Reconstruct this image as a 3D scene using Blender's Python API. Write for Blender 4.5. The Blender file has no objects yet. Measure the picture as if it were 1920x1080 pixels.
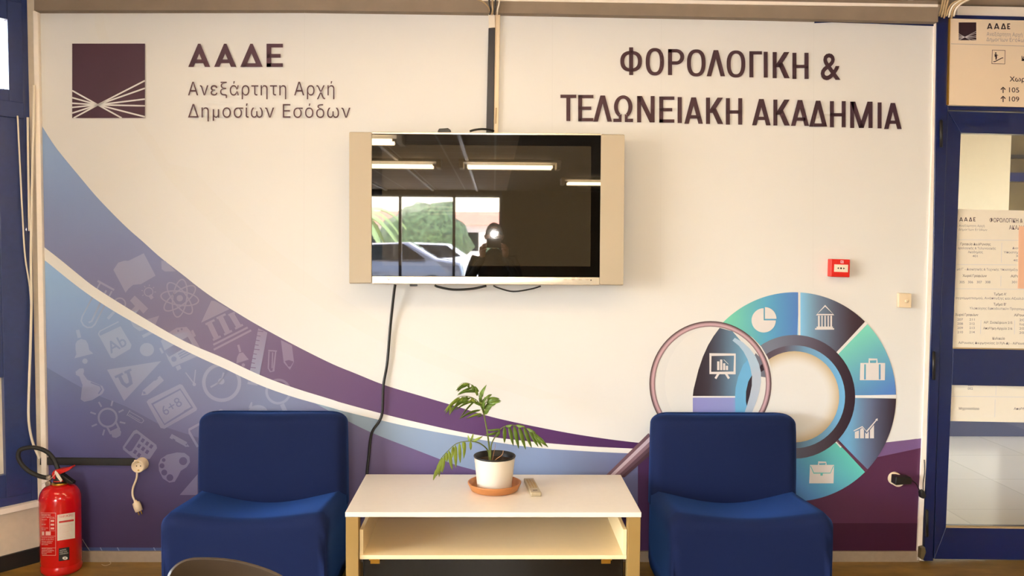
import bpy, bmesh, math, random
from mathutils import Vector, Matrix
from mathutils.geometry import tessellate_polygon
random.seed(7)
SC = bpy.context.scene
COL = SC.collection
R = math.radians

# ------------------------------------------------------------------ camera, sky, sun, exposure
FPX = 1600.0
CAM = Vector((0.0, -3.8, 1.44))
YAW, PITCH, ROLL = R(1.23), R(3.02), R(0.44)
_f = Vector((math.sin(YAW)*math.cos(PITCH), math.cos(YAW)*math.cos(PITCH), -math.sin(PITCH)))
_r0 = Vector((math.cos(YAW), -math.sin(YAW), 0)); _u0 = _r0.cross(_f)
_r = _r0*math.cos(ROLL) + _u0*math.sin(ROLL)
_u = _u0*math.cos(ROLL) - _r0*math.sin(ROLL)
cd = bpy.data.cameras.new('camera'); cam = bpy.data.objects.new('camera', cd); COL.objects.link(cam)
cd.sensor_width = 36.0; cd.lens = FPX*36.0/1920.0; cd.clip_start = 0.02; cd.clip_end = 300
cam.matrix_world = Matrix(((_r.x, _u.x, -_f.x, CAM.x), (_r.y, _u.y, -_f.y, CAM.y), (_r.z, _u.z, -_f.z, CAM.z), (0, 0, 0, 1)))
SC.camera = cam

world = bpy.data.worlds.new('sky'); SC.world = world; world.use_nodes = True
wn = world.node_tree; wn.nodes.clear()
wo = wn.nodes.new('ShaderNodeOutputWorld'); wb = wn.nodes.new('ShaderNodeBackground'); ws = wn.nodes.new('ShaderNodeTexSky')
ws.sky_type = 'NISHITA'; ws.sun_disc = False; ws.sun_elevation = R(50); ws.sun_rotation = R(200); ws.air_density = 1.0; ws.dust_density = 3.0
wb.inputs[1].default_value = 8.0
wn.links.new(ws.outputs[0], wb.inputs[0]); wn.links.new(wb.outputs[0], wo.inputs[0])

sl = bpy.data.lights.new('sun', 'SUN'); sl.energy = 70.0; sl.angle = R(1.0); sl.color = (1, 0.95, 0.86)
so = bpy.data.objects.new('sun', sl); COL.objects.link(so); so.rotation_euler = (R(-38), R(14), 0); so.location = (-4, -20, 9)

TUBE_GLOW = 31.0
SC.view_settings.view_transform = 'Standard'; SC.view_settings.look = 'None'
SC.view_settings.exposure = -0.32; SC.view_settings.gamma = 1.0; SC.view_settings.use_curve_mapping = False

# ------------------------------------------------------------------ measuring helpers
def ray(px, py):
    return _f*FPX + _r*(px-960.0) - _u*(py-540.0)
def W(px, py, y=0.0):                 # point of the vertical plane at depth y
    d = ray(px, py); return CAM + d*((y-CAM.y)/d.y)
def P(px, py, z=0.0):                 # point of the horizontal plane at height z
    d = ray(px, py); return CAM + d*((z-CAM.z)/d.z)
def lin(c):
    c = c/255.0
    return c/12.92 if c <= 0.04045 else ((c+0.055)/1.055)**2.4
def C(r, g, b): return (lin(r), lin(g), lin(b), 1.0)

# ------------------------------------------------------------------ materials
def mat(name, col, rough=0.5, metal=0.0, noise=0.0, scale=40.0, bump=0.0, bscale=200.0, spec=0.5, coat=0.0, sheen=0.0, emit=None, estr=0.0, ior=1.5):
    m = bpy.data.materials.new(name); m.use_nodes = True
    nt = m.node_tree; b = nt.nodes['Principled BSDF']
    b.inputs['Base Color'].default_value = col; b.inputs['Roughness'].default_value = rough
    b.inputs['Metallic'].default_value = metal; b.inputs['Specular IOR Level'].default_value = spec
    b.inputs['Coat Weight'].default_value = coat; b.inputs['IOR'].default_value = ior
    b.inputs['Sheen Weight'].default_value = sheen
    if emit:
        b.inputs['Emission Color'].default_value = emit; b.inputs['Emission Strength'].default_value = estr
    tc = nt.nodes.new('ShaderNodeTexCoord')
    if noise > 0:
        n = nt.nodes.new('ShaderNodeTexNoise'); n.inputs['Scale'].default_value = scale; n.inputs['Detail'].default_value = 5
        nt.links.new(tc.outputs['Object'], n.inputs['Vector'])
        rp = nt.nodes.new('ShaderNodeMapRange'); rp.inputs['From Min'].default_value = 0.3; rp.inputs['From Max'].default_value = 0.7
        rp.inputs['To Min'].default_value = 1-noise; rp.inputs['To Max'].default_value = 1+noise*0.6
        nt.links.new(n.outputs['Fac'], rp.inputs['Value'])
        mx = nt.nodes.new('ShaderNodeVectorMath'); mx.operation = 'SCALE'; mx.inputs[0].default_value = col[:3]
        nt.links.new(rp.outputs[0], mx.inputs['Scale']); nt.links.new(mx.outputs[0], b.inputs['Base Color'])
    if bump > 0:
        n2 = nt.nodes.new('ShaderNodeTexNoise'); n2.inputs['Scale'].default_value = bscale; n2.inputs['Detail'].default_value = 3
        nt.links.new(tc.outputs['Object'], n2.inputs['Vector'])
        bp = nt.nodes.new('ShaderNodeBump'); bp.inputs['Strength'].default_value = bump; bp.inputs['Distance'].default_value = 0.002
        nt.links.new(n2.outputs['Fac'], bp.inputs['Height']); nt.links.new(bp.outputs[0], b.inputs['Normal'])
    return m

def glass_mat(name, tint=(1, 1, 1, 1)):
    m = bpy.data.materials.new(name); m.use_nodes = True; nt = m.node_tree; nt.nodes.clear()
    o = nt.nodes.new('ShaderNodeOutputMaterial'); mx = nt.nodes.new('ShaderNodeMixShader'); fr = nt.nodes.new('ShaderNodeFresnel')
    t = nt.nodes.new('ShaderNodeBsdfTransparent'); g = nt.nodes.new('ShaderNodeBsdfGlossy')
    fr.inputs[0].default_value = 1.45; t.inputs[0].default_value = tint; g.inputs['Roughness'].default_value = 0.01
    nt.links.new(fr.outputs[0], mx.inputs[0]); nt.links.new(t.outputs[0], mx.inputs[1]); nt.links.new(g.outputs[0], mx.inputs[2]); nt.links.new(mx.outputs[0], o.inputs[0])
    return m

def print_mat(name, rough=0.45, spec=0.35):
    m = bpy.data.materials.new(name); m.use_nodes = True; nt = m.node_tree; b = nt.nodes['Principled BSDF']
    a = nt.nodes.new('ShaderNodeVertexColor'); a.layer_name = 'ink'
    nt.links.new(a.outputs[0], b.inputs['Base Color']); b.inputs['Roughness'].default_value = rough; b.inputs['Specular IOR Level'].default_value = spec
    return m

def floor_mat(name, c1, c2, sx, sy, rough):
    m = bpy.data.materials.new(name); m.use_nodes = True; nt = m.node_tree; b = nt.nodes['Principled BSDF']
    tc = nt.nodes.new('ShaderNodeTexCoord'); n = nt.nodes.new('ShaderNodeTexNoise'); n.inputs['Scale'].default_value = 6; n.inputs['Detail'].default_value = 8; n.inputs['Roughness'].default_value = 0.65
    mp = nt.nodes.new('ShaderNodeMapping'); mp.inputs['Scale'].default_value = (sx, sy, 1)
    nt.links.new(tc.outputs['Object'], mp.inputs[0]); nt.links.new(mp.outputs[0], n.inputs['Vector'])
    cr = nt.nodes.new('ShaderNodeValToRGB'); cr.color_ramp.elements[0].position = 0.35; cr.color_ramp.elements[1].position = 0.68
    cr.color_ramp.elements[0].color = c1; cr.color_ramp.elements[1].color = c2
    nt.links.new(n.outputs['Fac'], cr.inputs[0]); nt.links.new(cr.outputs[0], b.inputs['Base Color']); b.inputs['Roughness'].default_value = rough
    return m

def tile_mat(name, c1, c2, joint, w, h, off=0.0, mortar=0.006, rough=0.5):
    m = bpy.data.materials.new(name); m.use_nodes = True; nt = m.node_tree; b = nt.nodes['Principled BSDF']
    tc = nt.nodes.new('ShaderNodeTexCoord'); br = nt.nodes.new('ShaderNodeTexBrick'); br.offset = off
    br.inputs['Scale'].default_value = 1.0; br.inputs['Brick Width'].default_value = w; br.inputs['Row Height'].default_value = h
    br.inputs['Mortar Size'].default_value = mortar; br.inputs['Color1'].default_value = c1; br.inputs['Color2'].default_value = c2; br.inputs['Mortar'].default_value = joint
    nt.links.new(tc.outputs['Object'], br.inputs['Vector']); nt.links.new(br.outputs[0], b.inputs['Base Color']); b.inputs['Roughness'].default_value = rough
    return m

M = {}
M['wall'] = mat('cream_paint', C(214, 200, 180), 0.6, noise=0.04)
M['trim'] = mat('cream_trim', C(252, 242, 230), 0.5, noise=0.02)
M['base'] = mat('grey_beige_baseboard', C(150, 132, 112), 0.5, noise=0.08)
M['beam'] = mat('grey_brown_beam', C(134, 118, 100), 0.7, noise=0.08, scale=12)
M['ceil'] = tile_mat('ceiling_tiles', C(172, 158, 138), C(164, 150, 130), C(210, 205, 195), 0.6, 0.6, 0.0, 0.012, 0.8)
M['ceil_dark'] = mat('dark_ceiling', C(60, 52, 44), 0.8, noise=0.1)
M['floor'] = floor_mat('linoleum', C(124, 96, 44), C(162, 126, 62), 1.0, 3.0, 0.35)
M['marble'] = tile_mat('pale_marble_tiles', C(214, 206, 194), C(224, 216, 204), C(206, 198, 186), 0.6, 0.6, 0.0, 0.006, 0.2)
M['skirtblue'] = mat('dark_blue_skirting', C(12, 12, 46), 0.6)
M['blue'] = mat('blue_gloss_paint', C(8, 26, 78), 0.28, noise=0.06, coat=0.2)
M['blue_left'] = mat('blue_window_paint', C(46, 62, 116), 0.3, noise=0.08, coat=0.3)
M['skirt'] = mat('black_skirting', C(28, 25, 24), 0.5)
M['glass'] = glass_mat('clear_glass')
M['white'] = mat('white_laminate', C(252, 243, 228), 0.22, noise=0.015, spec=0.5)
M['shelf'] = mat('warm_lit_laminate', C(250, 228, 182), 0.3, noise=0.015)  # white laminate with the warm bounce light mixed into its colour
M['white_pl'] = mat('white_plastic', C(232, 222, 206), 0.35)
M['cream_pl'] = mat('cream_plastic', C(228, 208, 178), 0.4)
M['legpaint'] = mat('golden_grey_leg', C(172, 140, 82), 0.4, metal=0.25)
M['brass'] = mat('brass_bracket', C(196, 150, 60), 0.3, metal=0.9)
M['fabric'] = mat('blue_upholstery', C(20, 31, 68), 0.85, noise=0.10, scale=600, bump=0.25, bscale=900, sheen=0.5, spec=0.15)
M['fabric'].node_tree.nodes['Principled BSDF'].inputs['Sheen Tint'].default_value = C(62, 115, 205)
M['fabric'].node_tree.nodes['Principled BSDF'].inputs['Sheen Roughness'].default_value = 0.4
M['silver'] = mat('champagne_silver', C(180, 168, 148), 0.5, metal=0.05, spec=0.3)
M['silver_lt'] = mat('bright_silver_trim', C(236, 224, 204), 0.2, metal=0.6)
M['tvglass'] = mat('black_tv_glass', C(9, 8, 7), 0.015, spec=0.9, ior=1.6)
M['tvscreen'] = mat('plasma_panel', C(52, 46, 36), 0.015, spec=0.9, ior=1.6)
M['black'] = mat('black_plastic', C(22, 20, 19), 0.4)
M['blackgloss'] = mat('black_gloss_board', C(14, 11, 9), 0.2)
M['remote'] = mat('grey_beige_plastic', C(176, 160, 130), 0.45)
M['rubber'] = mat('black_rubber', C(24, 22, 21), 0.55)
M['red'] = mat('extinguisher_red', C(205, 14, 16), 0.16, coat=0.6, noise=0.02)
M['redpl'] = mat('red_plastic', C(205, 30, 22), 0.35)
M['steel'] = mat('steel', C(190, 180, 165), 0.3, metal=0.9)
M['ink_red'] = mat('red_ink', C(200, 50, 45), 0.6)
M['ink_pink'] = mat('pale_pink_print', C(232, 178, 168), 0.5)
M['ink_dark'] = mat('dark_ink', C(42, 26, 28), 0.6)
M['ink_grey'] = mat('grey_brown_ink', C(140, 122, 108), 0.6)
M['paper'] = mat('paper', C(238, 231, 218), 0.7, noise=0.01)
M['pink'] = mat('pink_paper', C(232, 186, 158), 0.7)
M['sign'] = mat('sign_board', C(234, 214, 188), 0.5)
M['terracotta'] = mat('terracotta', C(182, 118, 64), 0.45, noise=0.08, scale=30)
M['soil'] = mat('soil', C(62, 44, 28), 0.95, noise=0.4, scale=120, bump=0.8, bscale=150)
M['leaf'] = mat('palm_leaf', C(92, 118, 36), 0.45, noise=0.22, scale=30)
M['leaf2'] = mat('young_palm_leaf', C(132, 152, 56), 0.45, noise=0.2, scale=30)
M['stem'] = mat('palm_stem', C(104, 116, 48), 0.5, noise=0.15)
M['twig'] = mat('dry_twig', C(190, 140, 100), 0.7)
M['shell'] = mat('brown_shell_plastic', C(58, 46, 34), 0.42, noise=0.08)
M['cable_w'] = mat('white_cable', C(244, 234, 216), 0.45)
M['cable_b'] = mat('beige_cable', C(176, 150, 110), 0.5)
M['dkstrip'] = mat('dark_navy_strip', C(26, 25, 38), 0.45)
M['wood'] = mat('dark_brown_panel', C(62, 54, 42), 0.5, noise=0.1)
M['corr'] = mat('corridor_paint', C(222, 212, 186), 0.6, noise=0.02)
M['dkwood'] = mat('dark_wood_panel', C(96, 82, 52), 0.5, noise=0.2, scale=8)
M['lamp'] = mat('lamp_tube', C(255, 240, 210), 0.5, emit=(1.0, 0.745, 0.44, 1), estr=TUBE_GLOW)
M['lampend'] = mat('lamp_end_block', C(235, 225, 205), 0.5)
M['corrlamp'] = mat('corridor_lamp', C(255, 240, 210), 0.5, emit=(1.0, 0.8, 0.55, 1), estr=3.0)
M['lampframe'] = mat('lamp_housing', C(220, 214, 200), 0.4)
M['asphalt'] = mat('asphalt', C(150, 146, 140), 0.9, noise=0.15, scale=8)
M['pave'] = mat('pale_paving', C(215, 205, 190), 0.8, noise=0.08, scale=5)
M['carw'] = mat('white_car_paint', C(235, 236, 238), 0.15, coat=0.8)
M['carg'] = mat('grey_car_paint', C(88, 92, 104), 0.15, coat=0.8)
M['carglass'] = mat('dark_car_glass', C(20, 24, 28), 0.05)
M['tyre'] = mat('tyre', C(25, 25, 26), 0.8)
M['trunk'] = mat('palm_trunk', C(120, 95, 70), 0.9, noise=0.3, scale=20)
M['palmleaf'] = mat('palm_frond', C(140, 160, 100), 0.6, noise=0.2)
M['bush'] = mat('bush_leaves', C(84, 104, 66), 0.7, noise=0.8, scale=7)
M['house'] = mat('house_render', C(226, 210, 196), 0.8, noise=0.05)
M['roof'] = mat('red_roof_tiles', C(186, 120, 100), 0.8, noise=0.2)
M['cloth'] = mat('black_clothing', C(22, 21, 22), 0.9)
M['skin'] = mat('skin', C(188, 138, 112), 0.55)
M['hair'] = mat('dark_hair', C(30, 24, 20), 0.7)
M['flash'] = mat('flash_tube', C(255, 255, 255), 0.3, emit=(1, 0.97, 0.9, 1), estr=900.0)
M['print'] = print_mat('mural_print', 0.5, 0.3)
M['printr'] = print_mat('sheet_print', 0.6, 0.3)

# ------------------------------------------------------------------ mesh builder
class MB:
    def __init__(s): s.v = []; s.f = []; s.sm = []; s.mi = []; s.cur = 0
    def add(s, vs, fs, smooth=False):
        b = len(s.v); s.v.extend(Vector(v) for v in vs)
        for f in fs: s.f.append([b+i for i in f]); s.sm.append(smooth); s.mi.append(s.cur)
        return s
    def box(s, a, b):
        x0, y0, z0 = (min(a[i], b[i]) for i in range(3)); x1, y1, z1 = (max(a[i], b[i]) for i in range(3))
        return s.add([(x0,y0,z0),(x1,y0,z0),(x1,y1,z0),(x0,y1,z0),(x0,y0,z1),(x1,y0,z1),(x1,y1,z1),(x0,y1,z1)],
              [(0,3,2,1),(4,5,6,7),(0,1,5,4),(1,2,6,5),(2,3,7,6),(3,0,4,7)])
    def prism(s, pts, off, smooth=False):          # closed outline swept along vector off
        n = len(pts); pts = [Vector(p) for p in pts]; off = Vector(off)
        tri = tessellate_polygon([pts])
        fs = [tuple(t) for t in tri] + [tuple(n+i for i in reversed(t)) for t in tri]
        s.add(pts + [p+off for p in pts], fs)
        b = len(s.v)-2*n
        for i in range(n):
            j = (i+1) % n; s.f.append([b+i, b+n+i, b+n+j, b+j]); s.sm.append(smooth); s.mi.append(s.cur)
        return s
    def tube(s, pts, r, n=10, cap=True):
        pts = [Vector(p) for p in pts]; m = len(pts); rr = r if isinstance(r, (list, tuple)) else [r]*m
        t0 = (pts[1]-pts[0]).normalized(); a = Vector((0,0,1)) if abs(t0.z) < 0.9 else Vector((1,0,0))
        u = t0.cross(a).normalized(); rings = []
        for i in range(m):
            t = (pts[min(i+1,m-1)]-pts[max(i-1,0)]).normalized()
            u = (u - t*u.dot(t)).normalized(); w = t.cross(u)
            rings.append([pts[i] + (u*math.cos(2*math.pi*k/n) + w*math.sin(2*math.pi*k/n))*rr[i] for k in range(n)])
        vs = [p for q in rings for p in q]
        fs = [(i*n+k, i*n+(k+1)%n, (i+1)*n+(k+1)%n, (i+1)*n+k) for i in range(m-1) for k in range(n)]
        if cap: fs += [tuple(range(n-1,-1,-1)), tuple((m-1)*n+k for k in range(n))]
        return s.add(vs, fs, True)
    def lathe(s, prof, c=(0,0,0), axis='z', n=40, cap0=True, cap1=True):
        c = Vector(c); vs = []
        for r, h in prof:
            for k in range(n):
                a = 2*math.pi*k/n; x, y = r*math.cos(a), r*math.sin(a)
                vs.append(c + (Vector((x,y,h)) if axis == 'z' else Vector((x,-h,y)) if axis == 'y' else Vector((h,x,y))))
        m = len(prof)
        fs = [(i*n+k, i*n+(k+1)%n, (i+1)*n+(k+1)%n, (i+1)*n+k) for i in range(m-1) for k in range(n)]
        s.add(vs, fs, True)
        if cap0: s.add([vs[k] for k in range(n)], [tuple(range(n-1,-1,-1))])
        if cap1: s.add([vs[(m-1)*n+k] for k in range(n)], [tuple(range(n))])
        return s
    def grid(s, rows, smooth=True, closed=False):
        m, n = len(rows), len(rows[0]); vs = [p for r in rows for p in r]
        fs = [(i*n+k, i*n+(k+1)%n, (i+1)*n+(k+1)%n, (i+1)*n+k) for i in range(m-1) for k in range(n if closed else n-1)]
        return s.add(vs, fs, smooth)
    def wbox(s, x0, y0, x1, y1, d0, d1):            # box whose front face is a pixel-measured rectangle of the plane y=d0
        a, b, c, d = W(x0,y0,d0), W(x1,y0,d0), W(x1,y1,d0), W(x0,y1,d0)
        return s.prism([a,b,c,d], (0, d1-d0, 0))
    def wpoly(s, pts, d0, d1):
        return s.prism([W(x,y,d0) for x,y in pts], (0, d1-d0, 0))

def spline(pts, n=8):
    pts = [Vector(p) for p in pts]; out = []
    q = [pts[0]*2-pts[1]] + pts + [pts[-1]*2-pts[-2]]
    for i in range(1, len(q)-2):
        for k in range(n):
            t = k/n; a, b, c, d = q[i-1], q[i], q[i+1], q[i+2]
            out.append(0.5*((2*b)+(c-a)*t+(2*a-5*b+4*c-d)*t*t+(3*b-a-3*c+d)*t**3))
    out.append(pts[-1]); return out

def link(name, mb, m, parent=None, bevel=0.0, seg=2, sub=0, angle=40):
    org = Vector((0,0,0))
    q = parent
    while q is not None: org += q.location; q = q.parent
    if parent is None:
        org = sum(mb.v, Vector())/len(mb.v); org.z = min(v.z for v in mb.v)
    me = bpy.data.meshes.new(name); me.from_pydata([v-org for v in mb.v], [], mb.f)
    me.polygons.foreach_set('use_smooth', mb.sm); me.polygons.foreach_set('material_index', mb.mi)
    for mm in (m if isinstance(m, (list, tuple)) else [m]): me.materials.append(mm)
    bm = bmesh.new(); bm.from_mesh(me); bmesh.ops.recalc_face_normals(bm, faces=bm.faces); bm.to_mesh(me); bm.free()
    o = bpy.data.objects.new(name, me); COL.objects.link(o)
    if parent is None: o.location = org
    else: o.parent = parent
    if bevel:
        md = o.modifiers.new('bevel', 'BEVEL'); md.width = bevel; md.segments = seg; md.limit_method = 'ANGLE'; md.angle_limit = R(angle)
        me.polygons.foreach_set('use_smooth', [True]*len(me.polygons))
        wn_ = o.modifiers.new('normals', 'WEIGHTED_NORMAL'); wn_.keep_sharp = True
    if sub:
        md = o.modifiers.new('sub', 'SUBSURF'); md.levels = sub; md.render_levels = sub
        me.polygons.foreach_set('use_smooth', [True]*len(me.polygons))
    return o
def tag(o, label, cat, group=None, kind=None):
    o['label'] = label; o['category'] = cat
    if group: o['group'] = group
    if kind: o['kind'] = kind
    return o
def empty(name, loc, label, cat, group=None, kind=None):
    o = bpy.data.objects.new(name, None); COL.objects.link(o); o.location = loc; o.empty_display_size = 0.1
    return tag(o, label, cat, group, kind)
def struct(name, mb, m, label, cat, **k): return tag(link(name, mb, m, **k), label, cat, kind='structure')
def dup(root, loc, label):
    r = root.copy(); COL.objects.link(r); r.location = loc; r['label'] = label
    for ch in root.children:
        c = ch.copy(); COL.objects.link(c); c.parent = r
        for g in ch.children:
            d = g.copy(); COL.objects.link(d); d.parent = c
    return r

# ------------------------------------------------------------------ lettering (outlines of the built-in font)
_tc = {}
def glyphs(body, offset=0.0, space=1.0):
    key = (body, offset, space)
    if key not in _tc:
        c = bpy.data.curves.new('t', 'FONT'); c.body = body; c.offset = offset; c.space_character = space; c.resolution_u = 3
        o = bpy.data.objects.new('t', c); COL.objects.link(o)
        dg = bpy.context.evaluated_depsgraph_get(); e = o.evaluated_get(dg); me = e.to_mesh()
        vs = [(v.co.x, v.co.y) for v in me.vertices]; fs = [tuple(p.vertices) for p in me.polygons]; e.to_mesh_clear()
        bpy.data.objects.remove(o); bpy.data.curves.remove(c)
        x0 = min(v[0] for v in vs); x1 = max(v[0] for v in vs)
        _tc[key] = ([((x-x0)/(x1-x0), y) for x, y in vs], fs, x1-x0, min(v[1] for v in vs), max(v[1] for v in vs))
    return _tc[key]
CAP = 0.69

# ------------------------------------------------------------------ printed sheets: flat shapes in ink colours
def white_at(x):
    pts = [(80,(232,222,208)),(600,(241,227,208)),(1000,(243,224,198)),(1400,(236,212,180)),(1750,(215,195,162)),(1930,(206,186,152))]
    if x <= pts[0][0]: return pts[0][1]
    for (a,ca),(b,cb) in zip(pts, pts[1:]):
        if x <= b:
            t = (x-a)/(b-a); return tuple(ca[i]*(1-t)+cb[i]*t for i in range(3))
    return pts[-1][1]
def ink(c, x):                        # printed colour of a tone measured under the hall's warm light
    w = white_at(x); return tuple(min(0.9, 0.745*lin(c[i])/lin(w[i])) for i in range(3)) + (1.0,)
def field(samples, sig):
    def f(x, y):
        sw = 1e-12; a = [0,0,0]; best = None
        for sx, sy, c in samples:
            d = ((x-sx)**2+(y-sy)**2)/(2*sig*sig); w = math.exp(-min(d, 60))+1e-9/(1+d)
            sw += w
            for i in range(3): a[i] += w*c[i]
        return tuple(v/sw for v in a)
    return f
class Paint:
    def __init__(s, y, step=0.0002): s.v = []; s.f = []; s.c = []; s.y = y; s.step = step; s.layer = 0
    def up(s): s.layer += 1; return s
    def raw(s, pts, fs, col):
        b = len(s.v)
        for p in pts:
            s.v.append(W(p[0], p[1], s.y - s.layer*s.step))
            s.c.append(ink(col(*p[:2]) if callable(col) else col, p[0]))
        s.f.extend([b+i for i in f] for f in fs)
    def poly(s, pts, col):
        if len(pts) < 3: return
        tri = tessellate_polygon([[Vector((p[0], p[1], 0)) for p in pts]])
        s.raw(pts, [tuple(t) for t in tri], col)
    def grid(s, rows, col):
        n = len(rows[0]); s.raw([p for r in rows for p in r], [(i*n+k, i*n+k+1, (i+1)*n+k+1, (i+1)*n+k) for i in range(len(rows)-1) for k in range(n-1)], col)
    def sector(s, cx, cy, r0x, r0y, r1x, r1y, a0, a1, col, na=24, nr=6):
        rows = []
        for i in range(na+1):
            a = R(a0+(a1-a0)*i/na)
            rows.append([(cx+(r0x+(r1x-r0x)*k/nr)*math.cos(a), cy-(r0y+(r1y-r0y)*k/nr)*math.sin(a)) for k in range(nr+1)])
        s.grid(rows, col)
    def ell(s, cx, cy, rx, ry, col, n=28):
        s.raw([(cx, cy)]+[(cx+rx*math.cos(2*math.pi*k/n), cy+ry*math.sin(2*math.pi*k/n)) for k in range(n)], [(0, 1+k, 1+(k+1)%n) for k in range(n)], col)
    def ring(s, cx, cy, rx, ry, w, col, rot=0.0, n=36):
        rows = []; ca, sa = math.cos(R(rot)), math.sin(R(rot))
        for k in range(n+1):
            a = 2*math.pi*k/n; row = []
            for d in (-w/2, w/2):
                x, y = (rx+d)*math.cos(a), (ry+d)*math.sin(a); row.append((cx+x*ca-y*sa, cy+x*sa+y*ca))
            rows.append(row)
        s.grid(rows, col)
    def line(s, pts, w, col, closed=False):
        if closed: pts = list(pts)+[pts[0], pts[1]]
        n = len(pts); L = []
        for i, p in enumerate(pts):
            a = pts[max(i-1,0)]; b = pts[min(i+1,n-1)]
            dx, dy = b[0]-a[0], b[1]-a[1]; l = math.hypot(dx, dy) or 1
            k = 1.0
            if 0 < i < n-1:
                d1 = (p[0]-a[0], p[1]-a[1]); l1 = math.hypot(*d1) or 1
                cs = abs((d1[0]*dx+d1[1]*dy)/(l1*l)); k = min(1.6, 1/max(cs, 0.5))
            nx, ny = -dy/l*w/2*k, dx/l*w/2*k
            L.append([(p[0]+nx, p[1]+ny), (p[0]-nx, p[1]-ny)])
        if closed: L = L[1:]; L[-1] = L[0]
        s.grid(L, col)
    def text(s, body, x0, x1, yb0, yb1, cap, col, offset=0.0, space=1.0):
        vs, fs, w, a, b = glyphs(body, offset, space)
        s.raw([(x0+(x1-x0)*u, yb0+(yb1-yb0)*u - v/CAP*cap) for u, v in vs], fs, col)
    def text_c(s, body, cx, cy, h, rot, col, offset=0.0):    # centred, turned text
        vs, fs, w, a, b = glyphs(body, offset); k = h/CAP; ca, sa = math.cos(R(rot)), math.sin(R(rot))
        pts = []
        for u, v in vs:
            x, y = (u-0.5)*w*k, -(v-CAP/2)*k; pts.append((cx+x*ca-y*sa, cy+x*sa+y*ca))
        s.raw(pts, fs, col)
    def build(s, name, m, parent=None):
        mb = MB(); mb.add(s.v, s.f)
        org = Vector((0,0,0))
        if parent is not None: org = parent.location
        else:
            org = sum(mb.v, Vector())/len(mb.v); org.z = min(v.z for v in mb.v)
        me = bpy.data.meshes.new(name); me.from_pydata([v-org for v in mb.v], [], mb.f); me.materials.append(m)
        at = me.color_attributes.new('ink', 'FLOAT_COLOR', 'POINT')
        at.data.foreach_set('color', [k for c in s.c for k in c])
        o = bpy.data.objects.new(name, me); COL.objects.link(o)
        if parent is None: o.location = org
        else: o.parent = parent
        return o

class Sub:                                # draws in the coordinates of an enlarged detail
    def __init__(s, p, ox, oy, k): s.p = p; s.ox = ox; s.oy = oy; s.k = k
    def t(s, pts): return [(s.ox+x/s.k, s.oy+y/s.k) for x, y in pts]
    def poly(s, pts, col): s.p.poly(s.t(pts), col)
    def line(s, pts, w, col, closed=False): s.p.line(s.t(pts), w/s.k, col, closed)
    def circ(s, x, y, r, col, ry=None): s.p.ell(s.ox+x/s.k, s.oy+y/s.k, r/s.k, (ry or r)/s.k, col)
    def ring(s, x, y, r, w, col, ry=None, rot=0): s.p.ring(s.ox+x/s.k, s.oy+y/s.k, r/s.k, (ry or r)/s.k, w/s.k, col, rot)
    def text(s, b, x, y, h, rot, col, off=0.0): s.p.text_c(b, s.ox+x/s.k, s.oy+y/s.k, h/s.k, rot, col, off)

def interp(pts, x):
    if x <= pts[0][0]: (a,b) = pts[0], pts[1]
    elif x >= pts[-1][0]: (a,b) = pts[-2], pts[-1]
    else:
        for a, b in zip(pts, pts[1:]):
            if a[0] <= x <= b[0]: break
    return a[1]+(b[1]-a[1])*(x-a[0])/(b[0]-a[0])
def smooth_curve(pts, step=8):
    sp = spline([(x, y, 0) for x, y in pts], 6); return [(p.x, p.y) for p in sp]

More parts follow.
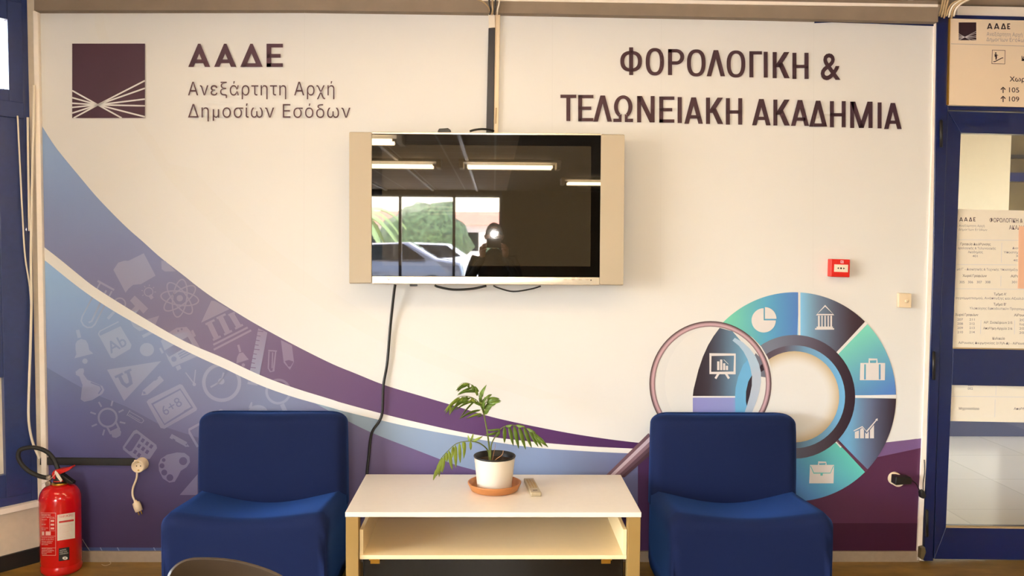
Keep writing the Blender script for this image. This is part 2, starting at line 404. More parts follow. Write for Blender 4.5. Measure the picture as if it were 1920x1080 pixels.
# capital letters drawn with strokes inside a measured box; sx, sy = stroke widths
def letter(p, ch, x0, x1, yt, yb, sx, sy, col, apex=.125):
    w, h = x1-x0, yb-yt
    X = lambda u: x0+u*w
    Y = lambda v: yt+v*h
    def bar(a, b, c, d): p.poly([(a,b),(c,b),(c,d),(a,d)], col)
    def diag(a, b, c, d, s):                 # slanted stem with flat ends, a->c at heights b, d
        p.poly([(a-s/2,b),(a+s/2,b),(c+s/2,d),(c-s/2,d)], col)
    def oring(ax, bx, ay, by, st, sv):
        cx, cy, rx, ry = (ax+bx)/2, (ay+by)/2, (bx-ax)/2, (by-ay)/2; rows = []
        for k in range(49):
            t = 2*math.pi*k/48; c_, s_ = math.cos(t), math.sin(t); e = 0.84
            f = lambda q: math.copysign(abs(q)**e, q)
            rows.append([(cx+rx*f(c_), cy+ry*f(s_)), (cx+(rx-st)*f(c_), cy+(ry-sv)*f(s_))])
        p.grid(rows, col)
    s = sx*1.12
    if ch == 'I': bar(x0, yt, x1, yb)
    elif ch == 'O': oring(x0, x1, yt, yb, sx, sy)
    elif ch == 'F':                          # phi
        oring(x0, x1, yt+h*0.13, yb-h*0.12, sx, sy); bar((x0+x1)/2-sx/2, yt, (x0+x1)/2+sx/2, yb)
    elif ch == 'P':
        bar(x0, yt, x0+sx, yb); bar(x0, yt, x0+w*.55, yt+sy); bar(x0, yt+h*.6-sy, x0+w*.55, yt+h*.6)
        rows = []
        for k in range(25):
            t = -math.pi/2+math.pi*k/24; cx, cy, ry = x0+w*.5, yt+h*.3, h*.3
            rows.append([(cx+w*.5*math.cos(t), cy+ry*math.sin(t)), (cx+(w*.5-sx)*math.cos(t), cy+(ry-sy)*math.sin(t))])
        p.grid(rows, col)
    elif ch == 'G': bar(x0, yt, x0+sx, yb); bar(x0, yt, x1, yt+sy)
    elif ch == 'T': bar(x0, yt, x1, yt+sy); bar((x0+x1)/2-sx/2, yt, (x0+x1)/2+sx/2, yb)
    elif ch == 'H': bar(x0, yt, x0+sx, yb); bar(x1-sx, yt, x1, yb); bar(x0, Y(.46), x1, Y(.46)+sy)
    elif ch == 'E': bar(x0, yt, x0+sx, yb); bar(x0, yt, x1, yt+sy); bar(x0, Y(.44), x1-w*.14, Y(.44)+sy); bar(x0, yb-sy, x1, yb)
    elif ch == 'K':
        bar(x0, yt, x0+sx, yb); diag(x1-s*.65, yt, x0+sx*1.1, Y(.58), s*1.2); diag(x0+w*.42, Y(.4), x1-s*.6, yb, s*1.2)
    elif ch in 'LAD':
        m = (x0+x1)/2; tw = w*apex; yi = yb-h*min(1, (m-x0-s)/(m-tw-x0))
        p.poly([(m-tw,yt),(m,yt),(m,yi),(x0+s,yb),(x0,yb)], col); p.poly([(m,yt),(m+tw,yt),(x1,yb),(x1-s,yb),(m,yi)], col)
        if ch == 'A': bar(x0+w*.2, Y(.675), x1-w*.2, Y(.675)+sy)
        if ch == 'D': bar(x0+s*.3, yb-sy, x1-s*.3, yb)
    elif ch == 'N': bar(x0, yt, x0+sx, yb); bar(x1-sx, yt, x1, yb); diag(x0+s*.55, yt, x1-s*.55, yb, s*1.1)
    elif ch == 'M':
        bar(x0, yt, x0+sx, yb); bar(x1-sx, yt, x1, yb); m = (x0+x1)/2
        diag(x0+s*.6, yt, m, yb, s*1.05); diag(x1-s*.6, yt, m, yb, s*1.05)
    elif ch == 'W':                          # omega
        cx, cy, rx, ry = (x0+x1)/2, yt+h*.43, w*.47, h*.43; rows = []
        for k in range(41):
            t = R(122+ (418-122)*k/40); 
            rows.append([(cx+rx*math.cos(t), cy+ry*math.sin(t)), (cx+(rx-sx)*math.cos(t), cy+(ry-sy)*math.sin(t))])
        p.grid(rows, col)
        bar(x0, yb-sy, x0+w*.42, yb); bar(x1-w*.42, yb-sy, x1, yb)
        p.poly([(x0+w*.26,Y(.76)),(x0+w*.42,Y(.7)),(x0+w*.42,yb),(x0+w*.3,yb)], col); p.poly([(x1-w*.26,Y(.76)),(x1-w*.42,Y(.7)),(x1-w*.42,yb),(x1-w*.3,yb)], col)
    else:
        vs, fs, gw, a, b = glyphs(ch, 0.012)
        p.raw([(x0+w*u, yb-(v-a)/(b-a)*h) for u, v in vs], fs, col)

def rays_logo(p, x0, y0, x1, y1, dark, light):          # dark square with the fan of light rays
    X = lambda u: x0+(x1-x0)*u
    Y = lambda v: y0+(y1-y0)*v
    p.poly([(x0,y0),(x1,y0),(x1,y1),(x0,y1)], dark); p.up()
    c = (0.352, 0.823); t = 0.021
    L = [((0,.632),1),((0,.727),1),((0,.802),1),((0,.858),1),((0,.935),1),((0.02,1.0),1)]
    for (a, b), _ in L: p.line([(X(a),Y(b)),(X(c[0]),Y(c[1]))], t*(x1-x0), light)
    for a, b in ((1,.498),(1,.6),(1,.746),(1,.837),(1,.985),(.68,1.0)): p.line([(X(a),Y(b)),(X(c[0]),Y(c[1]))], t*(x1-x0), light)
    p.up()

# ================================================================== THE SETTING
XL = W(62, 500).x                                        # left corner of the back wall
ZC = W(1440, 4).z                                        # ceiling height
ZB = W(930, 24, -0.02).z                                 # underside of the header beam
XD = W(1752, 500).x                                      # where the door frame begins
mb = MB(); mb.box((XL-.06, 0, 0), (XD+0.012, 0.12, ZC+0.1)); struct('wall_back', mb, M['wall'], 'cream back wall behind the printed mural', 'wall')
mb = MB(); mb.box((-6.5, -14.4, -0.12), (6.5, 0.12, 0.0)); struct('floor', mb, M['floor'], 'brown linoleum floor of the hall', 'floor')
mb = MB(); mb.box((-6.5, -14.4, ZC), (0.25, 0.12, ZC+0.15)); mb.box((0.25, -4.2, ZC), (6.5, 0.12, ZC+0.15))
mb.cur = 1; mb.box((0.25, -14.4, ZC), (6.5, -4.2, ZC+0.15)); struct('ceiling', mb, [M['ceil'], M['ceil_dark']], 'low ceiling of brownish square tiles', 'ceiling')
# header beam
mb = MB(); mb.prism([W(64,-12,-.05), W(1759,-0,-.05), W(1759,41,-.05), W(1350,32,-.05), W(930,24,-.05), W(570,19,-.05), W(64,19.5,-.05)], (0, .049, 0))
mb2 = MB(); mb2.wpoly([(900,-6),(1440,2.5),(1759,8),(1759,13),(1440,9),(900,1)], -.056, -.05)
tr = struct('trim_1', mb, M['beam'], 'long grey brown header beam along the top of the mural', 'beam'); 
o = link('cap_strip', mb2, M['trim'], parent=tr)
# vertical cream trims and baseboard
mb = MB(); mb.wpoly([(61,20),(71,20),(80,500),(90,1035),(80,1060),(70,500)], -.022, -.001)
struct('trim_2', mb, M['trim'], 'cream cable channel at the left edge of the mural', 'trim', bevel=.003)
mb = MB(); mb.wpoly([(1752,42),(1759,42),(1752,480),(1741,785),(1727,1050),(1719,1050),(1731,785),(1741,480),(1748,270)], -.014, -.001)
struct('trim_3', mb, M['trim'], 'narrow cream strip between the mural and the blue door frame', 'trim')
mb = MB(); mb.wpoly([(84,1034),(1726,1034),(1724,1057.5),(84,1060)], -.014, -.001)
struct('baseboard_back', mb, M['base'], 'grey beige baseboard under the mural', 'baseboard', bevel=.002)

# left window wall: turned, coming towards the viewer
AL = R(50); LC = Vector((XL, 0, 0)); LD = Vector((-math.cos(AL), -math.sin(AL), 0)); LN = Vector((math.sin(AL), -math.cos(AL), 0))
def LW(px, py, off=0.0):
    d = ray(px, py); n = LN; q = LC + n*off; return CAM + d*((q-CAM).dot(n)/d.dot(n))
def lpt(s, z, off=0.0): return LC + LD*s + LN*off + Vector((0,0,z))
def lbox(mb, s0, s1, z0, z1, o0, o1):
    mb.prism([lpt(s0,z0,o1), lpt(s1,z0,o1), lpt(s1,z1,o1), lpt(s0,z1,o1)], LN*(o0-o1)); return mb
def ls(px, py=500, off=0.0): return (LW(px,py,off)-LC-LN*off).dot(LD)
def lz(px, py, off=0.0): return LW(px,py,off).z
z_sill = lz(58, 940); z_rail = lz(58, 222); z_rail2 = lz(58, 209)
win = empty('window_1', lpt(.6, 0), 'blue framed window at the left edge beside the mural', 'window', kind='structure')
SW = 1.25
zp0, zp1 = lz(12,168), lz(12,37); s_pane = ls(13,100); s_sash = ls(41,100)
mb = MB(); lbox(mb, 0.0, s_sash, z_sill, ZC, -.06, 0.0); lbox(mb, SW-.06, SW, z_sill, ZC, -.06, 0.0)
lbox(mb, s_sash, SW-.06, z_rail2-.036, z_rail2+.035, -.06, 0.012); lbox(mb, s_sash, SW-.06, ZC-.06, ZC, -.06, 0)
lbox(mb, s_sash, SW-.06, z_sill, z_sill+.04, -.06, 0)
link('window_frame', mb, M['blue_left'], win, bevel=.003)
mb = MB(); zs0, zs1 = z_rail2+.03, ZC-.055
lbox(mb, s_sash+.003, s_pane, zs0, zs1, -.05, .014); lbox(mb, SW-.14, SW-.063, zs0, zs1, -.05, .014)
lbox(mb, s_pane, SW-.14, zp1, zs1, -.05, .014); lbox(mb, s_pane, SW-.14, zs0, zp0, -.05, .014)
link('sash', mb, M['blue_left'], win, bevel=.003)
mb = MB(); lbox(mb, s_pane, SW-.14, zp0, zp1, -.03, -.024); link('glass_pane', mb, M['glass'], win)
mb = MB(); sp0 = ls(9, 500); sp1 = ls(27, 500)
zl = z_rail2-.035
zb0, zb1 = lz(8,890), lz(8,707); s_b = ls(8.5,800)
lbox(mb, s_sash, s_b, z_sill+.04, zl, -.05, .004)
lbox(mb, s_b, SW-.063, z_sill+.04, zb0, -.05, .004); lbox(mb, s_b, SW-.063, zb1, zl, -.05, .004)
link('lower_panel', mb, M['blue_left'], win, bevel=.003)
mb = MB(); lbox(mb, s_b, SW-.063, zb0, zb1, -.03, -.022); link('lower_board', mb, M['white_pl'], win)
mb = MB(); lbox(mb, 0.006, SW, lz(30,956)-.0, z_sill+.002, -.06, .03); link('sill', mb, M['trim'], win, bevel=.003)
mb = MB(); lbox(mb, .0, SW, 0, lz(30,956), -.1, 0.002); struct('wall_left', mb, M['wall'], 'cream low wall under the left window', 'wall')
mb = MB(); lbox(mb, .0, SW, 0, .068, .003, .015); struct('baseboard_left', mb, M['skirt'], 'black skirting under the left window', 'baseboard')
e = lpt(SW, 0)
mb = MB(); mb.box((e.x-.1, -14.3, 0), (e.x, e.y, .25)); mb.box((e.x-.1, -14.3, 2.44), (e.x, e.y, ZC)); mb.box((e.x-.1, -14.3, .25), (e.x, -5.2, 2.44)); mb.box((e.x-.1, -1.05, .25), (e.x, e.y, 2.44)) if e.y > -1.05 else None
struct('wall_side', mb, M['wall'], 'cream side wall of the hall with a long added window', 'wall')
w2 = empty('window_fill', (e.x-.05, -3.1, .25), 'unseen side window of the hall added for daylight, in a blue frame', 'window', kind='structure')  # unseen window, added and enlarged to bring cool daylight from the left
ya = min(e.y, -1.05)
mb = MB()
for y in (ya-.05, -2.55, -3.85, -5.2): mb.box((e.x-.08, y, .25), (e.x-.02, y+.05, 2.44))
mb.box((e.x-.08, -5.2, .25), (e.x-.02, ya, .3)); mb.box((e.x-.08, -5.2, 2.39), (e.x-.02, ya, 2.44)); link('window_frame', mb, M['blue_left'], w2)
mb = MB(); mb.box((e.x-.055, -5.2, .3), (e.x-.049, ya, 2.39)); link('glass_pane', mb, M['glass'], w2)
mb = MB(); mb.box((4.2, -14.3, 0), (4.3, 0.0, ZC)); struct('wall_right', mb, M['wall'], 'cream right side wall of the hall', 'wall')

# ------------------------------------------------------------------ right: glazed blue door
DR = 2110
door = empty('door_1', (W(1900,500).x, 0, 0), 'blue glazed door with notices at the right edge', 'door', kind='structure')
mb = MB()
mb.wpoly([(1757,29),(1781,30),(1777.5,200),(1751,1000),(1750,1052),(1733,1052),(1740,785),(1750,480)], -.02, .10)
mb.wpoly([(1757,27),(DR+30,36),(DR+30,43),(1780,34.5)], -.021, .10)
mb.wpoly([(1777,198),(DR+30,206),(DR+30,214),(1777,206)], -.021, .10)
mb.wpoly([(DR,36),(DR+30,36),(DR+10,1056),(DR-20,1056)], -.02, .10)
link('door_frame', mb, M['blue'], door, bevel=.003)
leaf = MB()
leaf.wpoly([(1777,208),(DR,218),(DR,256),(1802,249)], -.014, .03)
leaf.wpoly([(1777,208),(1802,249),(1786.5,654),(1785,722),(1774,988),(1751,1048),(1765,560)], -.014, .03)
leaf.wpoly([(1786.5,654),(DR,659),(DR,728),(1785,722)], -.014, .03)
leaf.wpoly([(1774,988),(DR,992),(DR,1052),(1751,1048)], -.014, .03)
leaf.wpoly([(DR-45,250),(DR,250),(DR,1000),(DR-45,1000)], -.0135, .0295)
lf = link('door_leaf', leaf, M['blue'], door, bevel=.0025)
mb = MB(); mb.wpoly([(1800,247),(DR-40,254),(DR-40,660),(1786,656)], .006, .011); mb.wpoly([(1784,720),(DR-40,726),(DR-40,994),(1773,990)], .006, .011)
link('glass_pane', mb, M['glass'], lf)
mb = MB(); mb.wpoly([(1774,987),(DR-45,991),(DR-45,993.5),(1774,989.5)], -.016, .0); mb.wpoly([(1787,653.5),(DR-45,658.5),(DR-45,657),(1787,652)], -.0155, 0); link('glazing_bead', mb, M['cable_b'], lf)
for (x0,y0,x1,y1) in ((1762,226,1767,276),(1748,660,1753.5,712),(1735.5,957,1740.5,1006)):
    a = W((x0+x1)/2, y0, -.03); b = W((x0+x1)/2, y1, -.03)
    mb = MB(); mb.tube([a, b], .0068, 12); mb.tube([a, a+Vector((0,0,.004))], .0045, 8); link('hinge', mb, M['black'], door)
mb = MB(); mb.wpoly([(1727,1028),(1735,1026),(1737,1036),(1731,1050),(1726,1048)], -.045, -.016); link('door_stop', mb, M['dkwood'], door, bevel=.003)
# soffit above the door and right end of the wall
mb = MB(); mb.wpoly([(1795,11),(2300,20),(2300,44),(1795,30)], -.004, .12); struct('trim_5', mb, M['trim'], 'cream soffit band above the door sign', 'trim')
mb = MB(); xr = W(DR+29, 500).x; mb.box((xr, 0, 0), (4.2, .12, ZC)); struct('wall_front_right', mb, M['wall'], 'cream wall beyond the blue door', 'wall')

# corridor seen through the door glass
mb = MB(); mb.box((XD-.6, .121, -.12), (6, 6.2, -0.001)); struct('floor_corridor', mb, M['marble'], 'pale marble floor of the corridor behind the door glass', 'floor')
mb = MB(); mb.box((XD-.6, .121, ZC), (6, 6.2, ZC+.1)); struct('ceiling_corridor', mb, M['corr'], 'pale corridor ceiling behind the door glass', 'ceiling')
xs = W(1894, 320, 2.56).x
mb = MB(); mb.box((XD-.6, 2.56, 0), (xs, 2.7, ZC)); mb.box((XD-.7, .121, 0), (XD-.6, 2.7, ZC)); struct('wall_corridor', mb, M['corr'], 'pale corridor wall seen through the upper door glass', 'wall')
mb = MB(); mb.box((XD-.6, 2.54, 0), (6, 2.559, .115)); struct('baseboard_corridor', mb, M['skirtblue'], 'blue skirting at the far side of the corridor', 'baseboard')
mb = MB(); mb.box((xs, 4.0, 0), (6, 4.1, ZC)); mb.box((6, .121, 0), (6.1, 6, ZC)); struct('wall_far', mb, M['dkwood'], 'dark brown far wall in the corridor', 'wall')
mb = MB(); za, zb_ = W(1905,340,3.9).z, W(1905,324,3.9).z; mb.box((xs-.5, 3.88, za), (6, 3.99, zb_)); struct('trim_6', mb, M['blue'], 'blue rail on the dark corridor wall', 'rail')
mb = MB(); za = W(1905,290,3.9).z; mb.box((xs-.5, 3.9, za-.03), (6, 3.99, za)); struct('trim_7', mb, M['black'], 'dark ledge above the blue corridor rail', 'rail')
def area(name, loc, rot, sx, sy, power, col):
    l = bpy.data.lights.new(name, 'AREA'); l.shape = 'RECTANGLE'; l.size = sx; l.size_y = sy; l.energy = power; l.color = col
    o = bpy.data.objects.new(name, l); COL.objects.link(o); o.location = loc; o.rotation_euler = rot; return o

# ------------------------------------------------------------------ ceiling lamps
def luminaire(x, y, label, L=1.2):
    t = empty('ceiling_light', (x, y, ZC), label, 'lamp', group='fluorescent ceiling lights of the hall')
    mb = MB(); mb.box((x-L/2-.06, y-.17, ZC-.035), (x+L/2+.06, y+.17, ZC-.0005)); link('housing', mb, M['lampframe'], t, bevel=.004)
    for k in (-1, 1):
        mb = MB(); mb.tube([(x-L/2+.05, y+k*.11, ZC-.085), (x+L/2-.05, y+k*.11, ZC-.085)], .019, 8); link('tube', mb, M['lamp'], t)
        mb = MB(); mb.box((x+k*(L/2+.0), y-.15, ZC-.11), (x+k*(L/2+.055), y+.15, ZC-.03)); link('end_block', mb, M['lampend'], t, bevel=.004)
luminaire(-1.75, -1.9, 'ceiling light over the left blue chair in front of the mural')
luminaire(1.5, -2.0, 'ceiling light over the right blue chair in front of the mural')
luminaire(0.0, -1.55, 'ceiling light over the white table between the two other front lights')
luminaire(-1.55, -5.0, 'ceiling light reflected at the upper left corner of the television')
luminaire(-1.35, -7.7, 'ceiling light reflected at the left of the television screen')
luminaire(.2, -7.7, 'ceiling light reflected in the middle of the television screen')
luminaire(1.75, -10.6, 'ceiling light reflected at the right of the television screen')
t = empty('ceiling_light', (W(1960,300,1.4).x, 1.4, ZC), 'ceiling light of the corridor behind the door', 'lamp')
mb = MB(); mb.box((t.location.x-.6, 1.3, ZC-.05), (t.location.x+.6, 1.5, ZC)); link('tube_diffuser', mb, M['corrlamp'], t, bevel=.008)
l = area('tube_light', (0,0,0), (0,0,0), 1.2, .2, 8, (1, .82, .58)); l.parent = t; l.location = (0,0,-.055)
# metal ceiling rails, seen in the television
mb = MB()
for i, x in enumerate((-3.1, -2.2, -1.25, -.35)):
    mb = MB(); mb.box((x-.02, -14.2, ZC-.025), (x+.02, -4.6, ZC-.001)); struct('trim_%d' % (8+i), mb, M['lampframe'], 'long pale metal rail along the hall ceiling', 'rail')

# ------------------------------------------------------------------ rear glass front and the street, seen in the television
YF = -14.0
mb = MB(); mb.box((.15, YF-.1, 0), (4.2, YF, ZC)); mb.box((-6.5, YF-.1, 0), (-4.2, YF, ZC)); struct('wall_rear', mb, M['wood'], 'dark brown rear wall reflected in the television', 'wall')
w3 = empty('window_3', (-2, YF, 0), 'glazed street front reflected in the television', 'window', kind='structure')
mb = MB(); mb.box((-4.2, YF-.08, 2.36), (.15, YF, ZC)); mb.box((-4.2, YF-.08, 0), (.15, YF, .08))
for x in (-4.2, -3.05, -1.95, -.85, .1): mb.box((x, YF-.08, 0), (x+.06, YF, 2.4))
link('window_frame', mb, M['blue'], w3)
mb = MB(); mb.box((-4.14, YF-.045, .08), (.1, YF-.04, 2.36)); link('glass_pane', mb, M['glass'], w3)
mb = MB(); mb.box((-40, -70, -.16), (25, -14.1, -.02)); mb.box((-40,-14.1,-.16), (-6.5, 30, -.02)); struct('floor_street', mb, M['pave'], 'sunlit pale paving of the street outside', 'ground')
def car(x, y, paint, label, name='car', flip=1):
    t = empty(name, (x, y, -.02), label, 'car', group='cars parked in the street')
    prof = [(-2.1,.35),(-2.12,.62),(-1.95,.86),(-1.2,.98),(-.55,1.42),(.75,1.46),(1.45,1.05),(2.05,.95),(2.15,.6),(2.1,.35)]
    rows = []
    for k, yy in enumerate((-.86,-.8,0,.8,.86)):
        q = .93 if k in (0,4) else 1.0
        rows.append([Vector((x+flip*a*(1 if q==1 else .985), y+yy*(1 if b < 1.0 else .82), b*q+(0 if q==1 else .02)-.02)) for a, b in prof])
    mb = MB(); mb.grid(rows, True); mb.add(rows[0], [tuple(range(len(prof)))]); mb.add(rows[-1], [tuple(range(len(prof)))]); mb.add([rows[0][0],rows[-1][0],rows[-1][-1],rows[0][-1]], [(0,1,2,3)])
    link('body', mb, paint, t)
    for sgn in (-1, 1):
        mb = MB(); mb.prism([Vector((x+flip*a, y+sgn*.76, b)) for a, b in ((-1.0,.98),(-.5,1.36),(.65,1.4),(1.2,1.02))], (0, sgn*.05, 0)); link('side_window', mb, M['carglass'], t)
    for sx in (-1.35, 1.35):
        for sy in (-1, 1):
            mb = MB(); mb.lathe([(.2,-.1),(.31,-.1),(.33,-.05),(.33,.05),(.31,.1),(.2,.1)], (x+sx, y+sy*.75, .31), 'y', 24); link('wheel', mb, M['tyre'], t)
car(-2.9, -18.6, M['carg'], 'dark grey car parked close to the street front')
car(-1.9, -22.6, M['carw'], 'white car parked behind the dark grey one', flip=-1)
def palm(x, y, h, label):
    t = empty('palm_tree', (x, y, -.02), label, 'tree')
    mb = MB(); mb.tube([(x,y,-.03),(x+.05,y,h*.5),(x,y,h)], [.2,.16,.14], 12); link('trunk', mb, M['trunk'], t)
    for k in range(16):
        a = 2*math.pi*k/16+random.random()*.3; Lr = 1.5+random.random()*.4; up_ = .3+random.random()*.9; mb = MB(); rows = []
        for i in range(9):
            q = i/8; c = Vector((x+math.cos(a)*Lr*q, y+math.sin(a)*Lr*q, h+up_*q*1.4-1.9*q*q)); wv = Vector((-math.sin(a), math.cos(a), 0))*.15*math.sin(math.pi*min(.98, q*.9+.1))
            rows.append([c-wv-Vector((0,0,.1)), c, c+wv-Vector((0,0,.1))])
        mb.grid(rows, True); link('frond', mb, M['palmleaf'], t)
palm(-4.6, -24.8, 2.3, 'small palm tree left of the parked cars')
palm(-7.2, -28.5, 2.8, 'taller palm tree farther along the street')
def bush(x, y, r, label):
    bm = bmesh.new(); bmesh.ops.create_icosphere(bm, subdivisions=3, radius=r)
    for v in bm.verts: v.co *= 1+.16*math.sin(v.co.x*9)*math.cos(v.co.y*8)+random.random()*.12; v.co += Vector((x, y, r*.8))
    mb = MB(); mb.add([v.co.copy() for v in bm.verts], [[v.index for v in f.verts] for f in bm.faces], True); bm.free()
    tag(link('bush', mb, M['bush'], None), label, 'bush')
bush(1.0, -25.5, 1.25, 'round dark green bush right of the parked cars'); bush(-2.6, -29, 1.6, 'wide dark green bush behind the white car')
h = empty('house', (-4, -52, -.02), 'pale house with a red tiled roof across the street', 'house')
mb = MB(); mb.box((-10, -56, -.02), (2, -52, 2.6)); link('wall', mb, M['house'], h)
mb = MB(); mb.prism([Vector((-10.4,-51.6,2.6)), Vector((2.4,-51.6,2.6)), Vector((1.4,-53.5,3.5)), Vector((-9.4,-53.5,3.5))], (0,-.2,.0)); link('roof', mb, M['roof'], h)
for x in (-8, -5, -2): 
    mb = MB(); mb.box((x, -52.03, .9), (x+1, -51.98, 2.1)); link('window', mb, M['carglass'], h)

# ================================================================== MURAL
cA_up = smooth_curve([(70,222),(100,270),(125,302),(150,332),(175,362),(200,389),(237,426),(270,455),(300,482),(345,517),(370,537),(402,560),(442,585),(484,610),(552,647),(620,681),(666,700),(721,722),(781,740),(851,760.5),(921.5,781.6),(1009.5,801),(1097,817),(1196,830),(1300,838),(1450,843),(1560,840),(1657,830.5),(1735,820.5)])
cS_up = smooth_curve([(70,453),(78,459.5),(112,486),(150,517),(180,540),(249.6,584),(315,623),(359,646),(418.5,671),(487,703),(552,727.4),(620,748.5),(640,755),(714,775),(781,791.5),(886,814),(992,827.5),(1097,836.5),(1196,841.5),(1300,846),(1450,848)])
cS_lo = smooth_curve([(70,477),(79,484),(149,540),(208,580),(267,614),(326.7,646.7),(380,673),(418.5,690),(487,722),(552,745),(620,764),(640,770),(714,788),(781,803),(886,822),(992,838),(1080,845),(1182,850),(1300,853),(1450,855)])
ML = lambda y: 71+(90-71)*(y-20)/1010.0
def MR(y): return interp([(20,1753),(43,1752.5),(270,1748),(480,1741),(785,1731),(1033,1719)], y)
WHITE = lambda x, y: white_at(x)
pt = Paint(-.003)
# paper-white ground in fine columns
rows = []
for i in range(41):
    row = []
    for k in range(12):
        y0 = interp([(70,19.5),(570,19),(930,23.5),(1350,32),(1760,44)], 71+i*42); y = y0+(1034.5-y0)*k/11
        row.append((ML(y)+(MR(y)-ML(y))*i/40, y))
    rows.append(row)
tint = lambda x, y: tuple(c*k for c, k in zip(white_at(x), (1.0, 1.0, 1.0)))
pt.grid(rows, tint); pt.up()
# very faint pale curve in the ground
cF = smooth_curve([(176,21),(184,70),(240,215),(275,270),(312,330),(352,375),(420,440),(480,490),(640,600),(800,680),(1000,750)])
pt.grid([[(x, max(21, y)), (x+ (18 if x < 300 else 60), max(21, y-4))] for x, y in cF], lambda x, y: tuple(c*k for c, k in zip(white_at(x), (.996, .994, .988)))); pt.up()
# upper band A
fA0 = field([(80,260,(170,192,214)),(120,340,(162,178,202)),(90,440,(152,152,176)),(180,400,(158,168,192)),(180,510,(146,136,158)),(280,500,(150,150,174)),(300,590,(146,124,136)),(380,570,(150,138,148)),(380,640,(140,112,126)),(470,640,(142,116,132)),(520,690,(130,96,114)),(620,710,(124,86,108)),(720,750,(114,74,102)),(850,785,(108,64,98)),(1000,815,(98,46,88)),(1150,833,(88,34,78)),(1600,850,(110,72,96)),(1720,830,(108,72,96))], 55)
def deep(f):
    return lambda x, y: (lambda c: (c[0]*.87, c[1]*.89, min(255, c[2]*.93+2)))(f(x, y))
fA = deep(fA0)
ux = [70+ (1200-70)*i/120 for i in range(121)]
pt.grid([[(max(x, ML(300)-1), interp(cA_up,x)+(interp(cS_up,x)+2-interp(cA_up,x))*k/5) for k in range(6)] for x in ux], fA)
# lower field B
fB0 = field([(85,500,(184,216,236)),(100,560,(174,202,226)),(95,620,(160,178,206)),(95,670,(146,154,186)),(180,560,(174,200,224)),(200,650,(158,168,190)),(260,620,(166,182,200)),(200,720,(142,140,164)),(300,680,(158,164,184)),(300,740,(142,138,160)),(400,720,(154,152,164)),(400,790,(138,124,140)),(520,750,(156,154,166)),(620,790,(148,142,158)),(640,860,(132,108,130)),(720,850,(130,104,130)),(860,885,(122,90,122)),(900,1000,(80,50,80)),(300,830,(122,108,128)),(150,780,(120,118,158)),(110,850,(104,100,144)),(200,850,(102,90,126)),(300,900,(90,70,102)),(110,930,(86,74,110)),(200,940,(80,62,92)),(100,1010,(70,52,80)),(250,1000,(68,44,68)),(330,1000,(64,38,60)),(500,1000,(64,38,60)),(1200,960,(70,40,74))], 55)
fB = deep(fB0)
bx = [ML(700)+ (1240-ML(700))*i/110 for i in range(111)]
pt.grid([[(max(x, ML(interp(cS_lo,x))) if i else ML(interp(cS_lo,x)+(1034-interp(cS_lo,x))*k/22), interp(cS_lo,x)-2+(1034.5-interp(cS_lo,x)+2)*k/22) for k in range(23)] for i, x in enumerate(bx)], fB); pt.up()
# darker overlay in B
ovl = smooth_curve([(86,688),(148,724),(190,744),(240,764),(300,796),(345,812),(420,836),(520,872),(640,930)])
fB2 = lambda x, y: tuple(c*(1-.10*max(0.15, 1-(y-interp(ovl,x))/150.0)) for c in fB(x, y))
pt.grid([[(x, interp(ovl,x)+(150)*k/6) for k in range(7)] for x in [86+i*(560-86)/50 for i in range(51)]], fB2); pt.up()
# light blue band C under the stripe
cC = smooth_curve([(580,750),(640,783),(700,812.6),(781,844),(851,870.6),(891.6,882),(960,904),(1060,926),(1240,955)])
fC = (lambda f: lambda x, y: (lambda c: (c[0]*.97, c[1]*.95, c[2]*.90))(f(x, y)))(field([(600,760,(166,180,194)),(700,795,(160,176,194)),(800,830,(150,164,188)),(950,860,(144,156,184)),(1100,870,(138,148,178)),(1200,870,(132,138,166)),(1200,910,(110,100,130)),(1200,950,(80,60,90))], 60))
pt.grid([[(x, interp(cS_lo,x)-2+(max(interp(cC,x), interp(cS_lo,x)-1)-interp(cS_lo,x)+2)*k/6) for k in range(7)] for x in [582+i*(1240-582)/60 for i in range(61)]], fC); pt.up()
# purple foot on the right
fR = field([(1520,950,(86,44,58)),(1700,860,(84,38,56)),(1600,960,(80,34,48)),(1700,970,(76,30,46)),(1300,960,(80,40,70))], 90)
pt.grid([[(x, max(interp(cA_up,x),0)+(1034.5-interp(cA_up,x))*k/12) for k in range(13)] for x in [1196+i*(1719-1196)/50 for i in range(51)]], fR)
pt.poly([(1719,1034),(1719,823),(MR(822),821.7),(MR(900),900),(MR(1033),1034)], fR); pt.up()
pt.poly([(1500,861),(1560,868),(1636.5,859),(MR(840),839.5),(MR(822),821.7),(1657,830),(1560,840),(1500,842)], (112,76,98))
pt.poly([(1480,981),(1722,981),(1719,1034),(1480,1034)], (58,14,32)); pt.up()
pt.poly([(ML(1026),1026),(310,1027),(480,1028),(480,1034.5),(ML(1034),1034.5)], (66,76,112)); pt.up()
for x in (167, 190, 222, 290): pt.line([(x-2,1026.5),(x+2,1034)], 2, (120,126,150))
